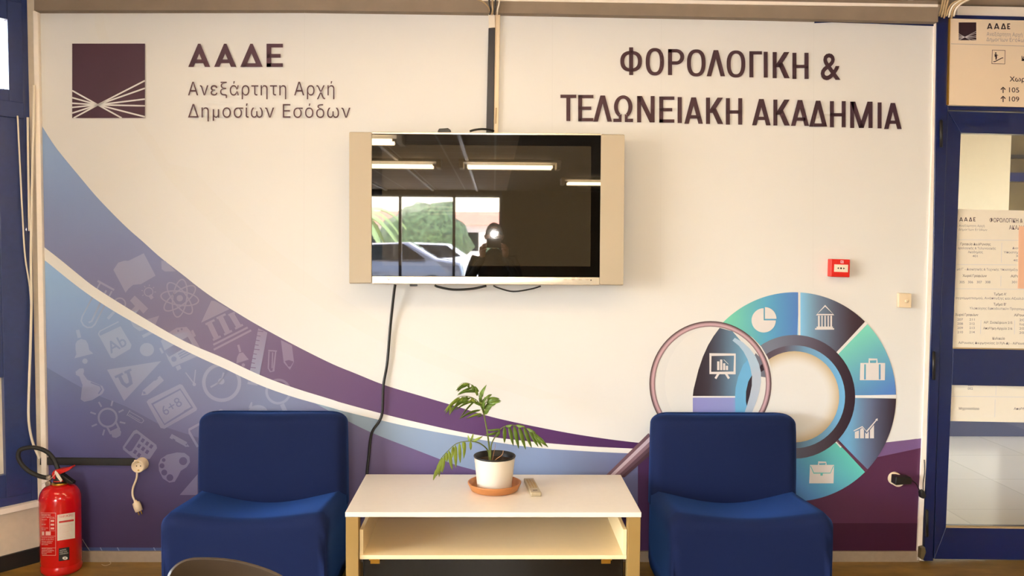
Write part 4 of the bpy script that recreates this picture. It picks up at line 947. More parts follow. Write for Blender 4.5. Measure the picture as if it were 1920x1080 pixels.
mb = MB(); mb.wpoly([(1779.8,34.5),(1782.2,34.5),(1779,196.5),(1776.6,196.5)], -.0295, -.016); link('edge_strip', mb, M['brass'], sg)

nt_ = empty('notice_sheet', W(1850, 654, -.0), 'upper white directory sheet listing offices on the door glass', 'notice')
mb = MB(); mb.wpoly([(1796.5,392),(2060,398),(2060,659),(1786.8,654)], .0035, .0055); link('sheet', mb, M['paper'], nt_)
p = Paint(.0032)
TB = (92,76,66); TG = (128,112,98); LN_ = (190,176,158)
for ch, x0, x1 in (('A',1798.7,1805.5),('A',1807.5,1814.5),('D',1816.5,1823),('E',1825,1829)): letter(p, ch, x0, x1, 407.5, 415, 1.4, 1.3, (70,50,44))
p.text('Ανεξάρτητη Αρχή', 1798, 1846, 425, 425.5, 3.8, TG); p.text('Δημοσίων Εσόδων', 1797.5, 1851, 432, 432.8, 3.8, TG)
p.text('ΦΟΡΟΛΟΓΙΚΗ &', 1855.5, 1917.5, 416.5, 417.5, 7.6, (84,62,56), .004); p.text('ΑΚΑΔΗΜΙΑ', 1892, 1935, 430.3, 431, 7.6, (84,62,56), .004)
def T(txt, x0, x1, y, c=TG, cap=4.0, off=.006): p.text(txt, x0, x1, y, y+(x1-x0)*.012, cap, c, off)
p.line([(1796,449.5),(2050,452)], .6, LN_)
T('Γραφείο Διεύθυνσης',1801,1857.5,459.5,TB,4.2,.014); T('ορολογικής & Τελωνειακής',1796,1867,467,TG,4.2); T('Ακαδημίας',1815,1843,474.5,TG,4.2); T('401',1823.5,1833,482,TG,4)
p.line([(1878.3,455),(1877.5,492)], .6, LN_); T('Διοικητικής',1898,1935,467); T('Υποστήριξης',1882,1925,475); T('Χώροι',1904.5,1930,482); T('402',1900,1911,490)
p.line([(1794.5,496),(2050,498)], .6, LN_)
T("μα Γ΄ - Διοικητικής & Τεχνικής Υποστήριξης",1794.5,1910,506.5,TG,4.2); T('Χωροί Γραφείων',1805,1850,519,TB,4.4,.014); T('Αίθουσα',1895,1925,520,TB,4.4,.014)
for x, q in ((1799,'305'),(1815,'306'),(1831.5,'307'),(1847.5,'308'),(1897,'301')): T(q, x, x+9.5, 531, TG, 4.4)
p.line([(1877,517),(1876.5,537)], .6, LN_); p.line([(1792,541.3),(2050,543.5)], .6, LN_)
T("Τμήμα Α'",1863.5,1887,553.5,TB,4.4,.012); T('ογραμματισμού, Ανάπτυξης και Αξιολόγησης Εκπαιδευτικών',1792,1990,560.5,TG,4.2)
T("Τμήμα Β'",1863,1886.5,572.5,TB,4.4,.012); T('Υλοποίησης Εκπαιδευτικών Προγραμμάτων',1818,1935,580,TG,4.2)
T('Χωροί Γραφείων',1791,1834,592,TB,4.4,.014); T('Αίθουσες',1901.5,1930,593,TB,4.4,.014)
for k in range(4):
    y = 601+k*7.9; T('2%02d' % (7+k),1795,1805.5,y,TG,4.2); T('2%02d' % (11+k),1817.5,1827.5,y,TG,4.2); T(('201','Χωροί','203','205')[k],1911,1925,y+1,TG,4.2)
p.line([(1839.3,600),(1838.3,626)], .6, LN_); p.line([(1902.5,601),(1902,627)], .6, LN_)
T('Αίθ. Συσκέψεων 215',1844.5,1898,606.5,TB,4.2); T('Αποθήκη-Αρχείο 216',1843.5,1898,617.5,TB,4.2)
T('Κυλικείο',1861,1884,636.5,TB,4.4,.014); T('Αίθουσες Διερμηνείας 217(Α-Δ) - Αίθουσα Προβολών',1797,1960,644.5,TB,4.0)
p.build('printed_text', M['printr'], nt_)
n2 = empty('notice_sheet', W(1850, 790, -.0), 'lower white directory sheet at the top of the lower door pane', 'notice')
mb = MB(); mb.wpoly([(1785,722),(2060,727),(2060,795),(1782.5,789.5)], .0035, .0055); link('sheet', mb, M['paper'], n2)
p = Paint(.0032)
T('001',1815,1824.5,723.8,TG,4.2); T('002',1814.5,1824,730.5,TG,4.2); p.line([(1867.5,723),(1867,741)],.6,LN_); p.line([(1784,743),(2050,746)],.6,LN_); p.line([(1866,749),(1865,782)],.6,LN_)
T('Μηχανοστάσιο',1798,1836,768,TB,4.4,.012); T('Αποθήκη',1901,1928,768.5,TB,4.4,.012); p.build('printed_text', M['printr'], n2)
mb = MB(); mb.wpoly([(1911,424),(1990,426),(1990,543),(1909,541)], -.0005, .0028); tag(link('paper_note', mb, M['pink']), 'blank pink paper stuck over the right side of the upper directory sheet', 'paper')

# ================================================================== LOUNGE CHAIRS
CWid = .645
def lounge_chair(x0, label):
    t = empty('lounge_chair', (x0, -.3, 0), label, 'armchair', group='blue upholstered lounge chairs')
    hw = CWid/2
    # seat: cross sections along the depth, each a rounded loop in x and z
    def loop(y, top, bot, inset, dip, r):
        L = []
        h = hw-inset; n = 22
        for i in range(n+1):
            u = -1+2*i/n; x = h*math.copysign(1-(1-abs(u))**1.0, u) if False else h*u
            ed = h-abs(x); rr = 0 if ed >= r else r-math.sqrt(max(0, r*r-(r-ed)**2))
            L.append(Vector((x0+x, y, top - dip*math.cos(u*math.pi/2)**1.35 - rr)))
        for z in (.75, .5, .25): L.append(Vector((x0+h, y, bot+(top-r-bot)*z)))
        L.append(Vector((x0+h, y, bot)))
        for i in range(1, 6): L.append(Vector((x0+h-2*h*i/6, y, bot)))
        L.append(Vector((x0-h, y, bot)))
        for z in (.25, .5, .75): L.append(Vector((x0-h, y, bot+(top-r-bot)*z)))
        return L
    rows = []
    B = .035
    prof = [(-.05,.372,.012),(-.12,.372,.004),(-.17,.372,.0),(-.22,.374,0),(-.30,.378,0),(-.38,.384,0),(-.45,.389,0)]
    for y, top, ins in prof:
        dip = .052 - .022*((-y)-.12)/.4; rows.append(loop(y, top, B, ins, max(.0, dip), .03))
    for k in range(0, 9):
        a = k/8*math.pi/2; y = -.505-.055*math.sin(a); top = .392-.055*(1-math.cos(a))
        rows.append(loop(y, top, B, 0.004*(k/8)+.012*(k/8)**4, .028-.012*k/8, .03))
    rows.append(loop(-.561, .26, B, .016, .006, .012)); rows.append(loop(-.559, .12, B, .016, .0, .005))
    mb = MB(); mb.grid(rows, True, True); mb.add(rows[0], [tuple(range(len(rows[0])))], True); mb.add(rows[-1], [tuple(reversed(range(len(rows[-1]))))], True)
    link('seat', mb, M['fabric'], t)
    # backrest: rounded slab, loops in x-y at rising heights
    def bl(z, yf, yb, h, r):
        L = []
        for (sx, yy, a0) in ((1, yf, -90), (1, yb, 0), (-1, yb, 90), (-1, yf, 180)):
            cxx = x0+sx*(h-r); cyy = yy+(r if yy == yf else -r)
            for k in range(7):
                a = R(a0+90*k/6); L.append(Vector((cxx+r*math.cos(a), cyy+r*math.sin(a), z)))
            if sx == 1 and yy == yb or sx == -1 and yy == yf: pass
        # subdivide the long faces
        out = []
        for i, p_ in enumerate(L):
            q_ = L[(i+1) % len(L)]; out.append(p_)
            if (p_-q_).length > .2:
                for j in range(1, 10):
                    w_ = p_.lerp(q_, j/10)
                    if p_.y < -.1: w_.y -= .016*math.sin(math.pi*j/10)
                    out.append(w_)
        return out
    rows = []
    ZT = .697
    for z, dy in ((.30,0),(.36,0),(.42,0),(.50,.003),(.56,.006),(.62,.010)):
        rows.append(bl(z, -.168+dy, -.04, hw-.002*max(0,(z-.4)/.2), .052))
    for k in range(1, 9):
        a = k/8*math.pi/2; rt = .05
        rows.append(bl(ZT-rt+rt*math.sin(a), -.155+.0+rt*.9*(1-math.cos(a)), -.04-rt*.55*(1-math.cos(a)), hw-.003-.062*(1-math.cos(a))**1.1, .052-.02*(1-math.cos(a))))
    mb = MB(); mb.grid(rows, True, True); mb.add(rows[-1], [tuple(range(len(rows[-1])))], True); mb.add(rows[0], [tuple(reversed(range(len(rows[0]))))], True)
    link('backrest', mb, M['fabric'], t)
    for sx in (-1, 1):
        for y in (-.12, -.48):
            mb = MB(); mb.lathe([(.02,0),(.022,.01),(.022,B)], (x0+sx*.25, y, 0), 'z', 16); link('foot', mb, M['black'], t)
    return t
XC1, XC2 = -.9525, 1.013
ch1 = lounge_chair(XC1, 'blue upholstered lounge chair left of the white table')
dup(ch1, (XC2, -.3, 0), 'blue upholstered lounge chair right of the white table')

# ================================================================== TABLE
ZT_ = .42; TY0, TY1 = -.085, -.614; TX0, TX1 = -.5556, .5675
tb = empty('coffee_table', (0, -.35, 0), 'low white table with an open shelf between the two blue chairs', 'table')
mb = MB(); mb.box((TX0, TY1, ZT_-.019), (TX1, TY0, ZT_)); link('table_top', mb, M['white'], tb, bevel=.0015)
for x in (TX0+.002, TX1-.05):
    for y in (TY1+.002, TY0-.05):
        mb = MB(); mb.box((x, y, 0), (x+.048, y+.048, ZT_-.0195)); link('leg', mb, M['legpaint'], tb, bevel=.0015)
zs = .25
mb = MB(); mb.box((TX0+.052, TY1+.012, zs-.016), (TX1-.052, TY0-.01, zs)); sh = link('shelf', mb, M['shelf'], tb, bevel=.001)
for x in (TX0+.052, TX1-.066):
    mb = MB(); mb.box((x, TY1+.014, zs+.0005), (x+.014, TY0-.01, zs+.098)); link('side_panel', mb, M['shelf'], tb, bevel=.001)
for x in (TX0+.105, TX1-.125):
    mb = MB(); mb.box((x-.018, TY1+.02, zs-.024), (x+.018, TY1+.06, zs-.0165)); mb.box((x-.018, TY1+.055, zs-.05), (x+.018, TY1+.06, zs-.0165)); link('bracket', mb, M['brass'], tb, bevel=.001)
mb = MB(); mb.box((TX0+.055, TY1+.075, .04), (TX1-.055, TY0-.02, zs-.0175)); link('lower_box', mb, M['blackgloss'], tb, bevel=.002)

# remote control on the table
ra, rb = P(991, 898.5, ZT_+.012), P(1005, 926, ZT_+.012)
rc = empty('remote_control', ((ra+rb)/2).xy.to_3d()+Vector((0,0,ZT_)), 'grey remote control lying beside the plant saucer', 'remote control')
ax = (rb-ra); Lr = ax.length; ax.normalize(); pxv = Vector((-ax.y, ax.x, 0)); 
def rbox(mb, a, b, s0, s1, z0, z1):
    mb.prism([ra+ax*(Lr*a)+pxv*s0+Vector((0,0,z0-.012)), ra+ax*(Lr*b)+pxv*s0*1.04+Vector((0,0,z0-.012)), ra+ax*(Lr*b)+pxv*s1*1.04+Vector((0,0,z0-.012)), ra+ax*(Lr*a)+pxv*s1+Vector((0,0,z0-.012))], (0,0,z1-z0)); return mb
link('body', rbox(MB(), 0, 1, -.021, .021, 0.0005, .018), M['remote'], rc, bevel=.004, seg=3)
for i in range(6):
    for j in (-1, 0, 1):
        link('button', rbox(MB(), .12+i*.1, .17+i*.1, j*.011-.0035, j*.011+.0035, .0178, .0192), M['legpaint'], rc)
link('battery_mark', rbox(MB(), .84, .87, -.008, .01, .0179, .0184), M['ink_dark'], rc)

# ================================================================== POTTED PALM
PY = -.32
pc = P(927, 922, ZT_); pc = Vector((pc.x, PY, ZT_))
sau = empty('plant_saucer', pc, 'round terracotta saucer on the white table', 'saucer')
mb = MB(); mb.lathe([(.088,.0005),(.097,.004),(.107,.024),(.110,.03),(.111,.034),(.108,.0355),(.104,.034),(.098,.014),(.09,.008),(.001,.007)], pc, 'z', 64, True, False); link('dish', mb, M['terracotta'], sau)
pb = pc+Vector((0,0,.0085))
po = empty('potted_palm', pb, 'small parlour palm in a white pot standing on the terracotta saucer', 'plant')
zr = W(927, 854, PY).z - pb.z
mb = MB(); mb.lathe([(.066,0),(.0695,.002),(.071,.008),(.0815,zr-.03),(.0832,zr-.022),(.0842,zr-.012),(.0845,zr-.006),(.0825,zr-.006),(.081,zr-.03)], pb, 'z', 64, True, False); link('pot', mb, M['white_pl'], po)
mb = MB(); mb.lathe([(.0805,zr-.03),(.0815,zr-.004),(.0865,zr-.003),(.087,zr),(.0855,zr+.002),(.0825,zr+.001),(.0775,zr-.03)], pb, 'z', 64, False, False); link('inner_pot', mb, M['black'], po)
mb = MB(); vs = []
for i in range(9):
    for k in range(32):
        r = .0785*i/8; a = 2*math.pi*k/32; vs.append(pb+Vector((r*math.cos(a), r*math.sin(a), zr-.022+.004*math.sin(i*2.1+k*1.3)*(i<8))))
mb.add(vs, [(i*32+k, i*32+(k+1)%32, (i+1)*32+(k+1)%32, (i+1)*32+k) for i in range(8) for k in range(32)], True); link('soil', mb, M['soil'], po)
def PP(u, v, dy=0.0): return W(800+u/4.32, 700+v/4.32, PY+dy)      # plant detail coordinates
def stemtube(name, pts, r0, r1, m=None):
    sp = spline([PP(*q) for q in pts], 8); n = len(sp); mb = MB(); mb.tube(sp, [r0+(r1-r0)*i/(n-1) for i in range(n)], 8); return link(name, mb, m or M['stem'], po), sp
stemtube('stem', [(520,722,0),(512,650,0),(500,540,0),(485,440,.0),(465,340,0),(455,300,0)], .0042, .0024)
stemtube('stem', [(508,722,.005),(505,660,.004),(495,625,.0),(465,590,-.02),(420,562,-.035),(370,552,-.045),(310,552,-.05),(240,570,-.06),(170,630,-.07),(110,700,-.08),(80,780,-.085),(62,845,-.09)], .0032, .0008)
stemtube('stem', [(518,722,-.01),(520,610,-.015),(530,560,-.02),(560,505,-.03),(600,450,-.04),(660,422,-.05),(740,425,-.06),(830,455,-.06),(910,515,-.06),(975,590,-.06)], .003, .0007)
stemtube('stem', [(462,330,0),(440,270,-.01),(400,215,-.02),(330,185,-.03),(255,195,-.04),(190,250,-.05),(155,310,-.055)], .0022, .0007)
stemtube('stem', [(458,310,0),(445,250,.0),(425,190,.01),(400,130,.015),(350,85,.02),(290,80,.02),(245,120,.02)], .002, .0006)
stemtube('stem', [(460,320,0),(470,260,.0),(490,215,-.01),(540,195,-.02),(595,215,-.02)], .002, .0006)
stemtube('dry_stalk', [(530,722,.0),(540,660,.01),(552,610,.02),(556,570,.03)], .0012, .0006, M['twig'])
stemtube('dry_stalk', [(535,722,-.01),(570,690,-.02),(610,660,-.02),(622,620,-.02)], .0018, .0006, M['twig'])
def leaflet(a, b, w, m='leaf', sag=0.0, tw=0.35):
    a, b = PP(*a), PP(*b); d = b-a; L = d.length; t = d.normalized()
    side = t.cross(Vector((0, 1, 0)));  side = side.normalized() if side.length > 1e-4 else Vector((1,0,0))
    side = (side*math.cos(tw)+Vector((0,1,0))*math.sin(tw)); nrm = t.cross(side).normalized()
    w *= 1.22; rows = []; n = 8
    for i in range(n+1):
        q = i/n; ww = w*(math.sin(math.pi*min(1, q**.7))**.8)*.5+.0002; c = a+d*q+Vector((0,-.01*math.sin(math.pi*q),sag*math.sin(math.pi*q)))
        rows.append([c-side*ww+nrm*ww*.3, c, c+side*ww+nrm*ww*.3])
    mb = MB(); mb.grid(rows, True); o = link('leaflet', mb, M[m], po)
    md = o.modifiers.new('solid', 'SOLIDIFY'); md.thickness = .0005
# left drooping frond
for a, b, w in (((310,552,-.05),(300,692,-.05),.010),((295,552,-.05),(308,640,-.06),.010),((265,562,-.055),(272,728,-.05),.011),((232,578,-.06),(237,765,-.06),.012),((215,590,-.06),(205,690,-.075),.010),((178,622,-.07),(208,785,-.065),.012),((160,640,-.07),(165,720,-.08),.010),((145,660,-.075),(125,810,-.08),.010),((125,680,-.08),(120,800,-.075),.010),((110,700,-.08),(100,840,-.085),.010),((95,730,-.083),(80,835,-.09),.009),((82,770,-.086),(52,868,-.09),.009),((120,690,-.075),(75,800,-.085),.009),((355,552,-.045),(357,622,-.05),.009),((352,552,-.045),(335,500,-.04),.008),((360,550,-.045),(378,485,-.04),.007),((370,550,-.045),(455,508,-.04),.008)):
    leaflet(a, b, w*1.05, 'leaf2' if random.random() < .6 else 'leaf')
# right frond
for a, b, w in (((575,475,-.035),(475,497,-.03),.010),((600,450,-.04),(482,458,-.035),.008),((590,460,-.04),(565,520,-.04),.010),((630,432,-.045),(630,565,-.045),.013),((665,422,-.05),(703,590,-.05),.013),((705,420,-.055),(747,612,-.055),.014),((745,425,-.06),(802,618,-.06),.014),((785,436,-.06),(852,605,-.06),.013),((825,452,-.06),(905,597,-.06),.012),((855,470,-.06),(938,600,-.06),.011),((880,490,-.06),(960,585,-.06),.010),((905,510,-.06),(985,600,-.06),.009),((640,430,-.045),(700,415,-.06),.009),((720,420,-.05),(800,430,-.075),.009),((810,445,-.06),(885,480,-.08),.009)):
    leaflet(a, b, w, 'leaf')
# crown
for a, b, w, sg_ in (((400,215,-.02),(265,372,-.03),.008,.02),((440,295,-.01),(262,372,-.02),.012,.022),((445,325,-.0),(322,368,-.01),.010,.012),((450,335,0),(410,352,-.02),.009,.004),
    ((400,215,-.02),(225,300,-.05),.011,.018),((360,195,-.025),(175,320,-.05),.012,.022),((330,188,-.03),(150,300,-.06),.012,.022),((300,188,-.03),(190,330,-.06),.011,.014),((270,195,-.04),(140,310,-.06),.011,.012),((230,215,-.045),(150,330,-.06),.011,.006),((200,240,-.05),(185,340,-.06),.009,.0),
    ((380,205,-.02),(330,240,-.04),.010,.004),((360,195,-.02),(395,240,-.035),.010,0),((420,235,-.01),(250,250,-.03),.011,.018),((430,255,-.01),(360,205,.02),.010,0),((330,185,-.03),(300,235,-.045),.010,0),((290,188,-.03),(280,230,-.05),.009,0),
    ((400,135,.015),(245,180,.02),.010,.018),((380,110,.015),(250,170,.02),.009,.012),((350,88,.02),(245,140,.02),.011,.012),((320,78,.02),(235,140,.02),.010,.008),((300,78,.02),(250,150,.03),.009,0),((330,80,.02),(345,120,.02),.010,0),((365,90,.02),(395,160,.02),.011,0),((385,105,.015),(425,150,.01),.010,0),((410,150,.01),(270,160,.03),.010,.014),((345,85,.02),(280,90,.01),.009,.004),((400,125,.01),(410,185,.0),.010,0),
    ((430,180,.01),(485,92,.0),.013,-.002),((440,200,.0),(465,110,.01),.013,0),((435,230,0),(440,150,.0),.012,0),((445,240,0),(500,175,-.02),.011,0),
    ((470,270,-.0),(600,232,-.03),.013,.014),((480,240,-.01),(605,225,-.02),.014,.02),((490,215,-.01),(590,205,-.02),.013,.008),((460,290,0),(560,250,-.03),.013,.008),((465,320,0),(540,245,-.02),.013,0),((470,335,0),(520,250,-.01),.012,-.004),((455,300,0),(470,190,-.02),.013,0),((480,210,0),(530,170,.02),.012,.008),((450,270,0),(430,190,.02),.012,0),((448,260,.0),(395,225,.02),.012,0)):
    leaflet(a, b, w*.95, 'leaf' if random.random() < .75 else 'leaf2', sg_*.5, .2+random.random()*.6)

# ================================================================== FIRE EXTINGUISHER
EX = Vector((W(111, 900, -.11).x, -.105, 0)); ER = .0835
ex = empty('fire_extinguisher', EX, 'red fire extinguisher standing on the floor at the left corner', 'fire extinguisher')
zsh = W(111, 936, -.11).z; ztp = W(111, 908, -.11).z
mb = MB(); pr = [(ER-.012,0),(ER-.004,.002),(ER,.012),(ER,.03),(ER-.002,.035),(ER-.002,.04),(ER,.045),(ER,zsh)]
for k in range(1, 9):
    a = k/8*math.pi/2; pr.append((.030+(ER-.030)*math.cos(a)**.9 if k < 8 else .03, zsh+(ztp-zsh)*math.sin(a)))
pr += [(.024,ztp+.002)]
mb.lathe(pr, EX, 'z', 64); cyl = link('cylinder', mb, M['red'], ex)
mb = MB(); mb.lathe([(.03,ztp-.002),(.032,ztp+.002),(.032,ztp+.007),(.024,ztp+.008)], EX, 'z', 32); link('collar', mb, M['brass'], ex)
mb = MB(); mb.lathe([(.023,ztp+.006),(.025,ztp+.012),(.025,ztp+.02),(.022,ztp+.024),(.022,ztp+.05),(.018,ztp+.06)], EX, 'z', 28); vb = link('valve', mb, M['black'], ex)
mb = MB(); mb.lathe([(.0256,ztp+.015),(.0256,ztp+.019)], EX, 'z', 28, False, False); link('valve_ring', mb, M['redpl'], vb)
mb = MB(); q = [(98,897),(97,888),(101,882),(111,880),(124,878.5),(134,874.5),(135,877),(127,883),(114,888.5),(110,890),(104,899)]
mb.prism([W(x,y,-.125) for x, y in q], (0,.032,0)); link('lever', mb, M['redpl'], ex, bevel=.002)
mb = MB(); q = [(113,892),(118,891),(128,899),(137,905),(136,908),(130,908),(119,903)]
mb.prism([W(x,y,-.122) for x, y in q], (0,.028,0)); link('carry_handle', mb, M['black'], ex, bevel=.002)
hose = [(96,895,-.11),(86,895.5,-.112),(72,892,-.115),(55,884,-.12),(42,872,-.12),(34.5,858,-.12),(36,846,-.115),(44,841,-.11),(58,839,-.1),(74,841,-.095),(89,848,-.09),(100,860,-.095),(106,872,-.1),(110,884,-.105)]
mb = MB(); mb.tube(spline([W(*q) for q in hose], 8), .0095, 14); link('hose', mb, M['rubber'], ex)
mb = MB(); mb.tube([W(96.5,895,-.11), W(88,895.5,-.112)], .0115, 14); link('hose_ferrule', mb, M['steel'], ex)
mb = MB(); mb.lathe([(.011,0),(.012,.002),(.012,.012),(.009,.014)], W(92,905.5,-.118), 'y', 20); link('pressure_gauge', mb, M['steel'], ex)
mb = MB(); mb.tube(spline([W(76,909,-.12),W(90,901,-.135),W(100,893,-.14),W(105,884,-.13)], 6), .0012, 6); mb.prism([W(x,y,-.14) for x, y in ((104,882),(108,886),(117,900),(114,904),(106,894),(102,886))], (0,.001,0)); link('seal_tag', mb, M['white_pl'], ex)
# printed labels wrapped round the cylinder
def exw(px, py, lift=.0006):              # pixel -> cylinder surface
    d = ray(px, py); o = CAM-EX; rr = ER+lift
    a = d.x*d.x+d.y*d.y; b = 2*(o.x*d.x+o.y*d.y); c = o.x*o.x+o.y*o.y-rr*rr; D = b*b-4*a*c
    t = (-b-math.sqrt(max(0, D)))/(2*a); return CAM+d*t
def wrap(mb, x0, y0, x1, y1, lift, n=8, sk=0.0):
    mb.grid([[exw(x0+(x1-x0)*i/n, y+sk*i/n, lift) for i in range(n+1)] for y in (y0, (y0+y1)/2, y1)], True)
def wtext(mb, txt, x0, x1, y, cap, lift, sk=0.0):
    vs, fs, w, a, b = glyphs(txt, .004); mb.add([exw(x0+(x1-x0)*u, y+sk*u-v/CAP*cap, lift) for u, v in vs], fs)
mb = MB(); wrap(mb, 107.5, 965.5, 140.5, 1014, .0006, 8, -5); wl = link('instruction_label', mb, M['white_pl'], cyl)
mb = MB(); wtext(mb, 'ΠΛΗΡΟΦΟΡΙΕΣ', 111, 138, 971.5, 4, .0012, -4); wrap(mb, 110.5, 977.5, 138.5, 981, .0012, 6, -4); link('red_print', mb, M['ink_red'], wl)
mb = MB()
for k in range(9): wtext(mb, ('συντήρηση έλεγχος', 'ημερομηνία αναγόμωσης', 'υπογραφή τεχνικού')[k % 3], 111, 137-(k*7 % 9), 987+k*2.9, 1.6, .0012, -4)
link('fine_print', mb, M['ink_pink'], wl)
mb = MB(); wrap(mb, 110, 1028.5, 130, 1052.5, .0006, 6, -3); bl_ = link('black_label', mb, M['skirt'], cyl)
mb = MB()
for k in range(3): wtext(mb, ('ΑΝΑΓΟΜΩΣΗ', 'ΕΛΕΓΧΟΣ', 'ΣΥΝΤΗΡΗΣΗ')[k], 112, 124+k*2, 1033.5+k*3.4, 2.0, .0012, -2.5)
c_ = (122, 1046.5); mb.grid([[exw(c_[0]+r*5*math.cos(a*math.pi/8), c_[1]+r*3*math.sin(a*math.pi/8), .0012) for r in (.3, 1)] for a in range(17)]); link('fine_print', mb, M['paper'], bl_)
mb = MB()
for (x0,y0,x1,y1) in ((77,961.5,104.5,962.1),(104,961.5,104.6,1041),(79,1041,104.6,1041.6),(77,1005,104,1005.5),(78,1027,104,1027.5),(93,972,93.5,995),(93,972,103,972.5),(93,995,103,995.5)): wrap(mb, x0, y0, x1, y1, .0008, 6)
wtext(mb, 'ΠΥΡΟΣΒΕΣΤΗΡΑΣ', 77.5, 95, 967.5, 3.2, .0008); wtext(mb, 'ΞΗΡΑΣ ΣΚΟΝΗΣ 6 kg', 78, 102, 971, 2.2, .0008)
for k, (x1, y) in enumerate(((88,975),(86,984),(90,991),(86,994),(101,1009),(101,1012.5),(99,1016),(97,1019),(90,1022),(98,1030),(101,1033),(97,1036),(88,1039))): wtext(mb, ('οδηγίες χρήσεως', 'αφαιρέστε την περόνη', 'πιέστε τη σκανδάλη')[k % 3], 78, x1, y, 1.9, .0008)
wrap(mb, 78.5, 996.5, 83, 1003.5, .0008); wrap(mb, 85.5, 996.5, 95, 1003.5, .0008)
for y in (975, 982, 989): wrap(mb, 95, y, 101.5, y+3.5, .0008)
link('printed_panel', mb, M['ink_pink'], cyl)

# thin loose thread by the extinguisher
cable('thread', [P(148,1040,.15)*0+W(148,1000,-.02),W(160,1020,-.02),P(178,1048,.0+.002),P(195,1060,.002),P(208,1056,.002),P(200,1050,.002)], .0006, M['cable_w'], 'fine pale thread lying on the floor right of the fire extinguisher', 6, 'thread')

# ================================================================== FOREGROUND CHAIR
fy = -2.05
fc0 = W(415, 1080, fy); FZ = W(395, 1046, fy).z
fch = empty('plastic_chair', (fc0.x, fy, 0), 'dark brown plastic shell chair cut off at the bottom edge', 'chair')
def fpt(x, y, z):                       # local chair frame: turned a little, facing the viewer's right
    a = R(-16); return Vector((fc0.x+.01+x*math.cos(a)-y*math.sin(a), fy+x*math.sin(a)+y*math.cos(a), z))
arc = spline([(299,1175,0),(303,1120,0),(316,1080,0),(325,1065,0),(340,1053.5,0),(362,1047.3,0),(400,1047,0),(440,1051,0),(480,1061,0),(510,1072,0),(530,1082,0),(560,1100,0),(585,1128,0),(600,1178,0)], 4)
mid = W(450, 1100, fy).x; zlow = .47; cols = []
for p_ in arc:
    q_ = W(p_.x, p_.y, fy); u = (q_.x-mid)/.18; dy = -.055*u*u
    q_ = W(p_.x, p_.y, fy+dy-.03)
    cols.append([Vector((mid+(q_.x-mid)*(1+.10*k/10), fy+dy-.05*(1-k/10)**2+.02, q_.z+(zlow-q_.z)*k/10)) for k in range(11)])
mb = MB(); mb.grid(cols, True); o = link('backrest', mb, M['shell'], fch)
md = o.modifiers.new('solid', 'SOLIDIFY'); md.thickness = .007; md.offset = 0; md = o.modifiers.new('bev', 'BEVEL'); md.width = .003; md.segments = 3
rows = []
for i in range(9):
    w_ = i/8; rows.append([Vector((mid+.2*(-1+2*k/16)*(1-.1*w_*w_), fy+.02-.05*(-1+2*k/16)**2*(1-w_)+.42*w_, zlow-.03*math.sin(w_*math.pi)+.015*(-1+2*k/16)**2-.02*max(0, w_-.8)*5)) for k in range(17)])
mb = MB(); mb.grid(rows, True); o = link('seat', mb, M['shell'], fch)
md = o.modifiers.new('solid', 'SOLIDIFY'); md.thickness = .012
def fpt(x, y, z): return Vector((mid+x, fy+y, z))
for sx in (-1, 1):
    for y, yb in ((.06, .0), (.38, .44)):
        mb = MB(); mb.tube([fpt(sx*.15, y, .44), fpt(sx*.2, yb, .0)], .011, 12); link('leg', mb, M['steel'], fch)

# ================================================================== PHOTOGRAPHER (seen only in the television)
def skin(name, joints, edges, m, parent, sub=2):
    me = bpy.data.meshes.new(name); org = parent.location
    me.from_pydata([Vector(j[0])-org for j in joints], edges, []); me.materials.append(m)
    o = bpy.data.objects.new(name, me); COL.objects.link(o); o.parent = parent
    o.modifiers.new('skin', 'SKIN')
    for i, j in enumerate(joints): me.skin_vertices[0].data[i].radius = (j[1], j[2] if len(j) > 2 else j[1])
    me.skin_vertices[0].data[0].use_root = True
    s_ = o.modifiers.new('sub', 'SUBSURF'); s_.levels = sub; s_.render_levels = sub
    return o
QY = -4.12
ph = empty('person', (0.0, QY-.05, 0), 'person in black clothes holding a camera at eye level, reflected in the television', 'person')
J = [((0,QY-.05,.86),.13,.10),((0,QY-.06,1.05),.125,.095),((0,QY-.07,1.24),.15,.1),((0,QY-.07,1.345),.07,.06),((0,QY-.06,1.40),.048,.048),
     ((.17,QY-.07,1.29),.06),((.23,QY+.02,1.08),.045),((.092,QY+.17,1.325),.032),((-.17,QY-.07,1.29),.06),((-.23,QY+.02,1.08),.045),((-.092,QY+.17,1.325),.032),
     ((.1,QY-.05,.8),.09),((.11,QY-.04,.46),.058),((.12,QY-.05,.08),.042),((.12,QY+.08,.045),.036),((-.1,QY-.05,.8),.09),((-.11,QY-.04,.46),.058),((-.12,QY-.05,.08),.042),((-.12,QY+.08,.045),.036)]
E_ = [(0,1),(1,2),(2,3),(3,4),(2,5),(5,6),(6,7),(2,8),(8,9),(9,10),(0,11),(11,12),(12,13),(13,14),(0,15),(15,16),(16,17),(17,18)]
skin('body', J, E_, M['cloth'], ph)
mb = MB(); hd = Vector((0, QY-.02, 1.50)); rws = []
for i in range(13):
    th = math.pi*i/12; rws.append([hd+Vector((.072*math.sin(th)*math.cos(a)*(1-.12*(math.cos(th) < -.3)), .092*math.sin(th)*math.sin(a), .112*math.cos(th))) for a in [2*math.pi*k/24 for k in range(24)]])
mb.grid(rws, True, True); nose = hd+Vector((0,.09,-.015)); mb.tube([nose+Vector((0,-.01,.03)), nose, nose+Vector((0,.018,-.01))], [.006,.011,.009], 8)
for sx in (-1, 1): mb.tube([hd+Vector((sx*.07,-.005,.02)), hd+Vector((sx*.078,-.01,.0)), hd+Vector((sx*.07,-.005,-.03))], [.008,.012,.007], 8)
link('head', mb, M['skin'], ph)
mb = MB(); rws = []
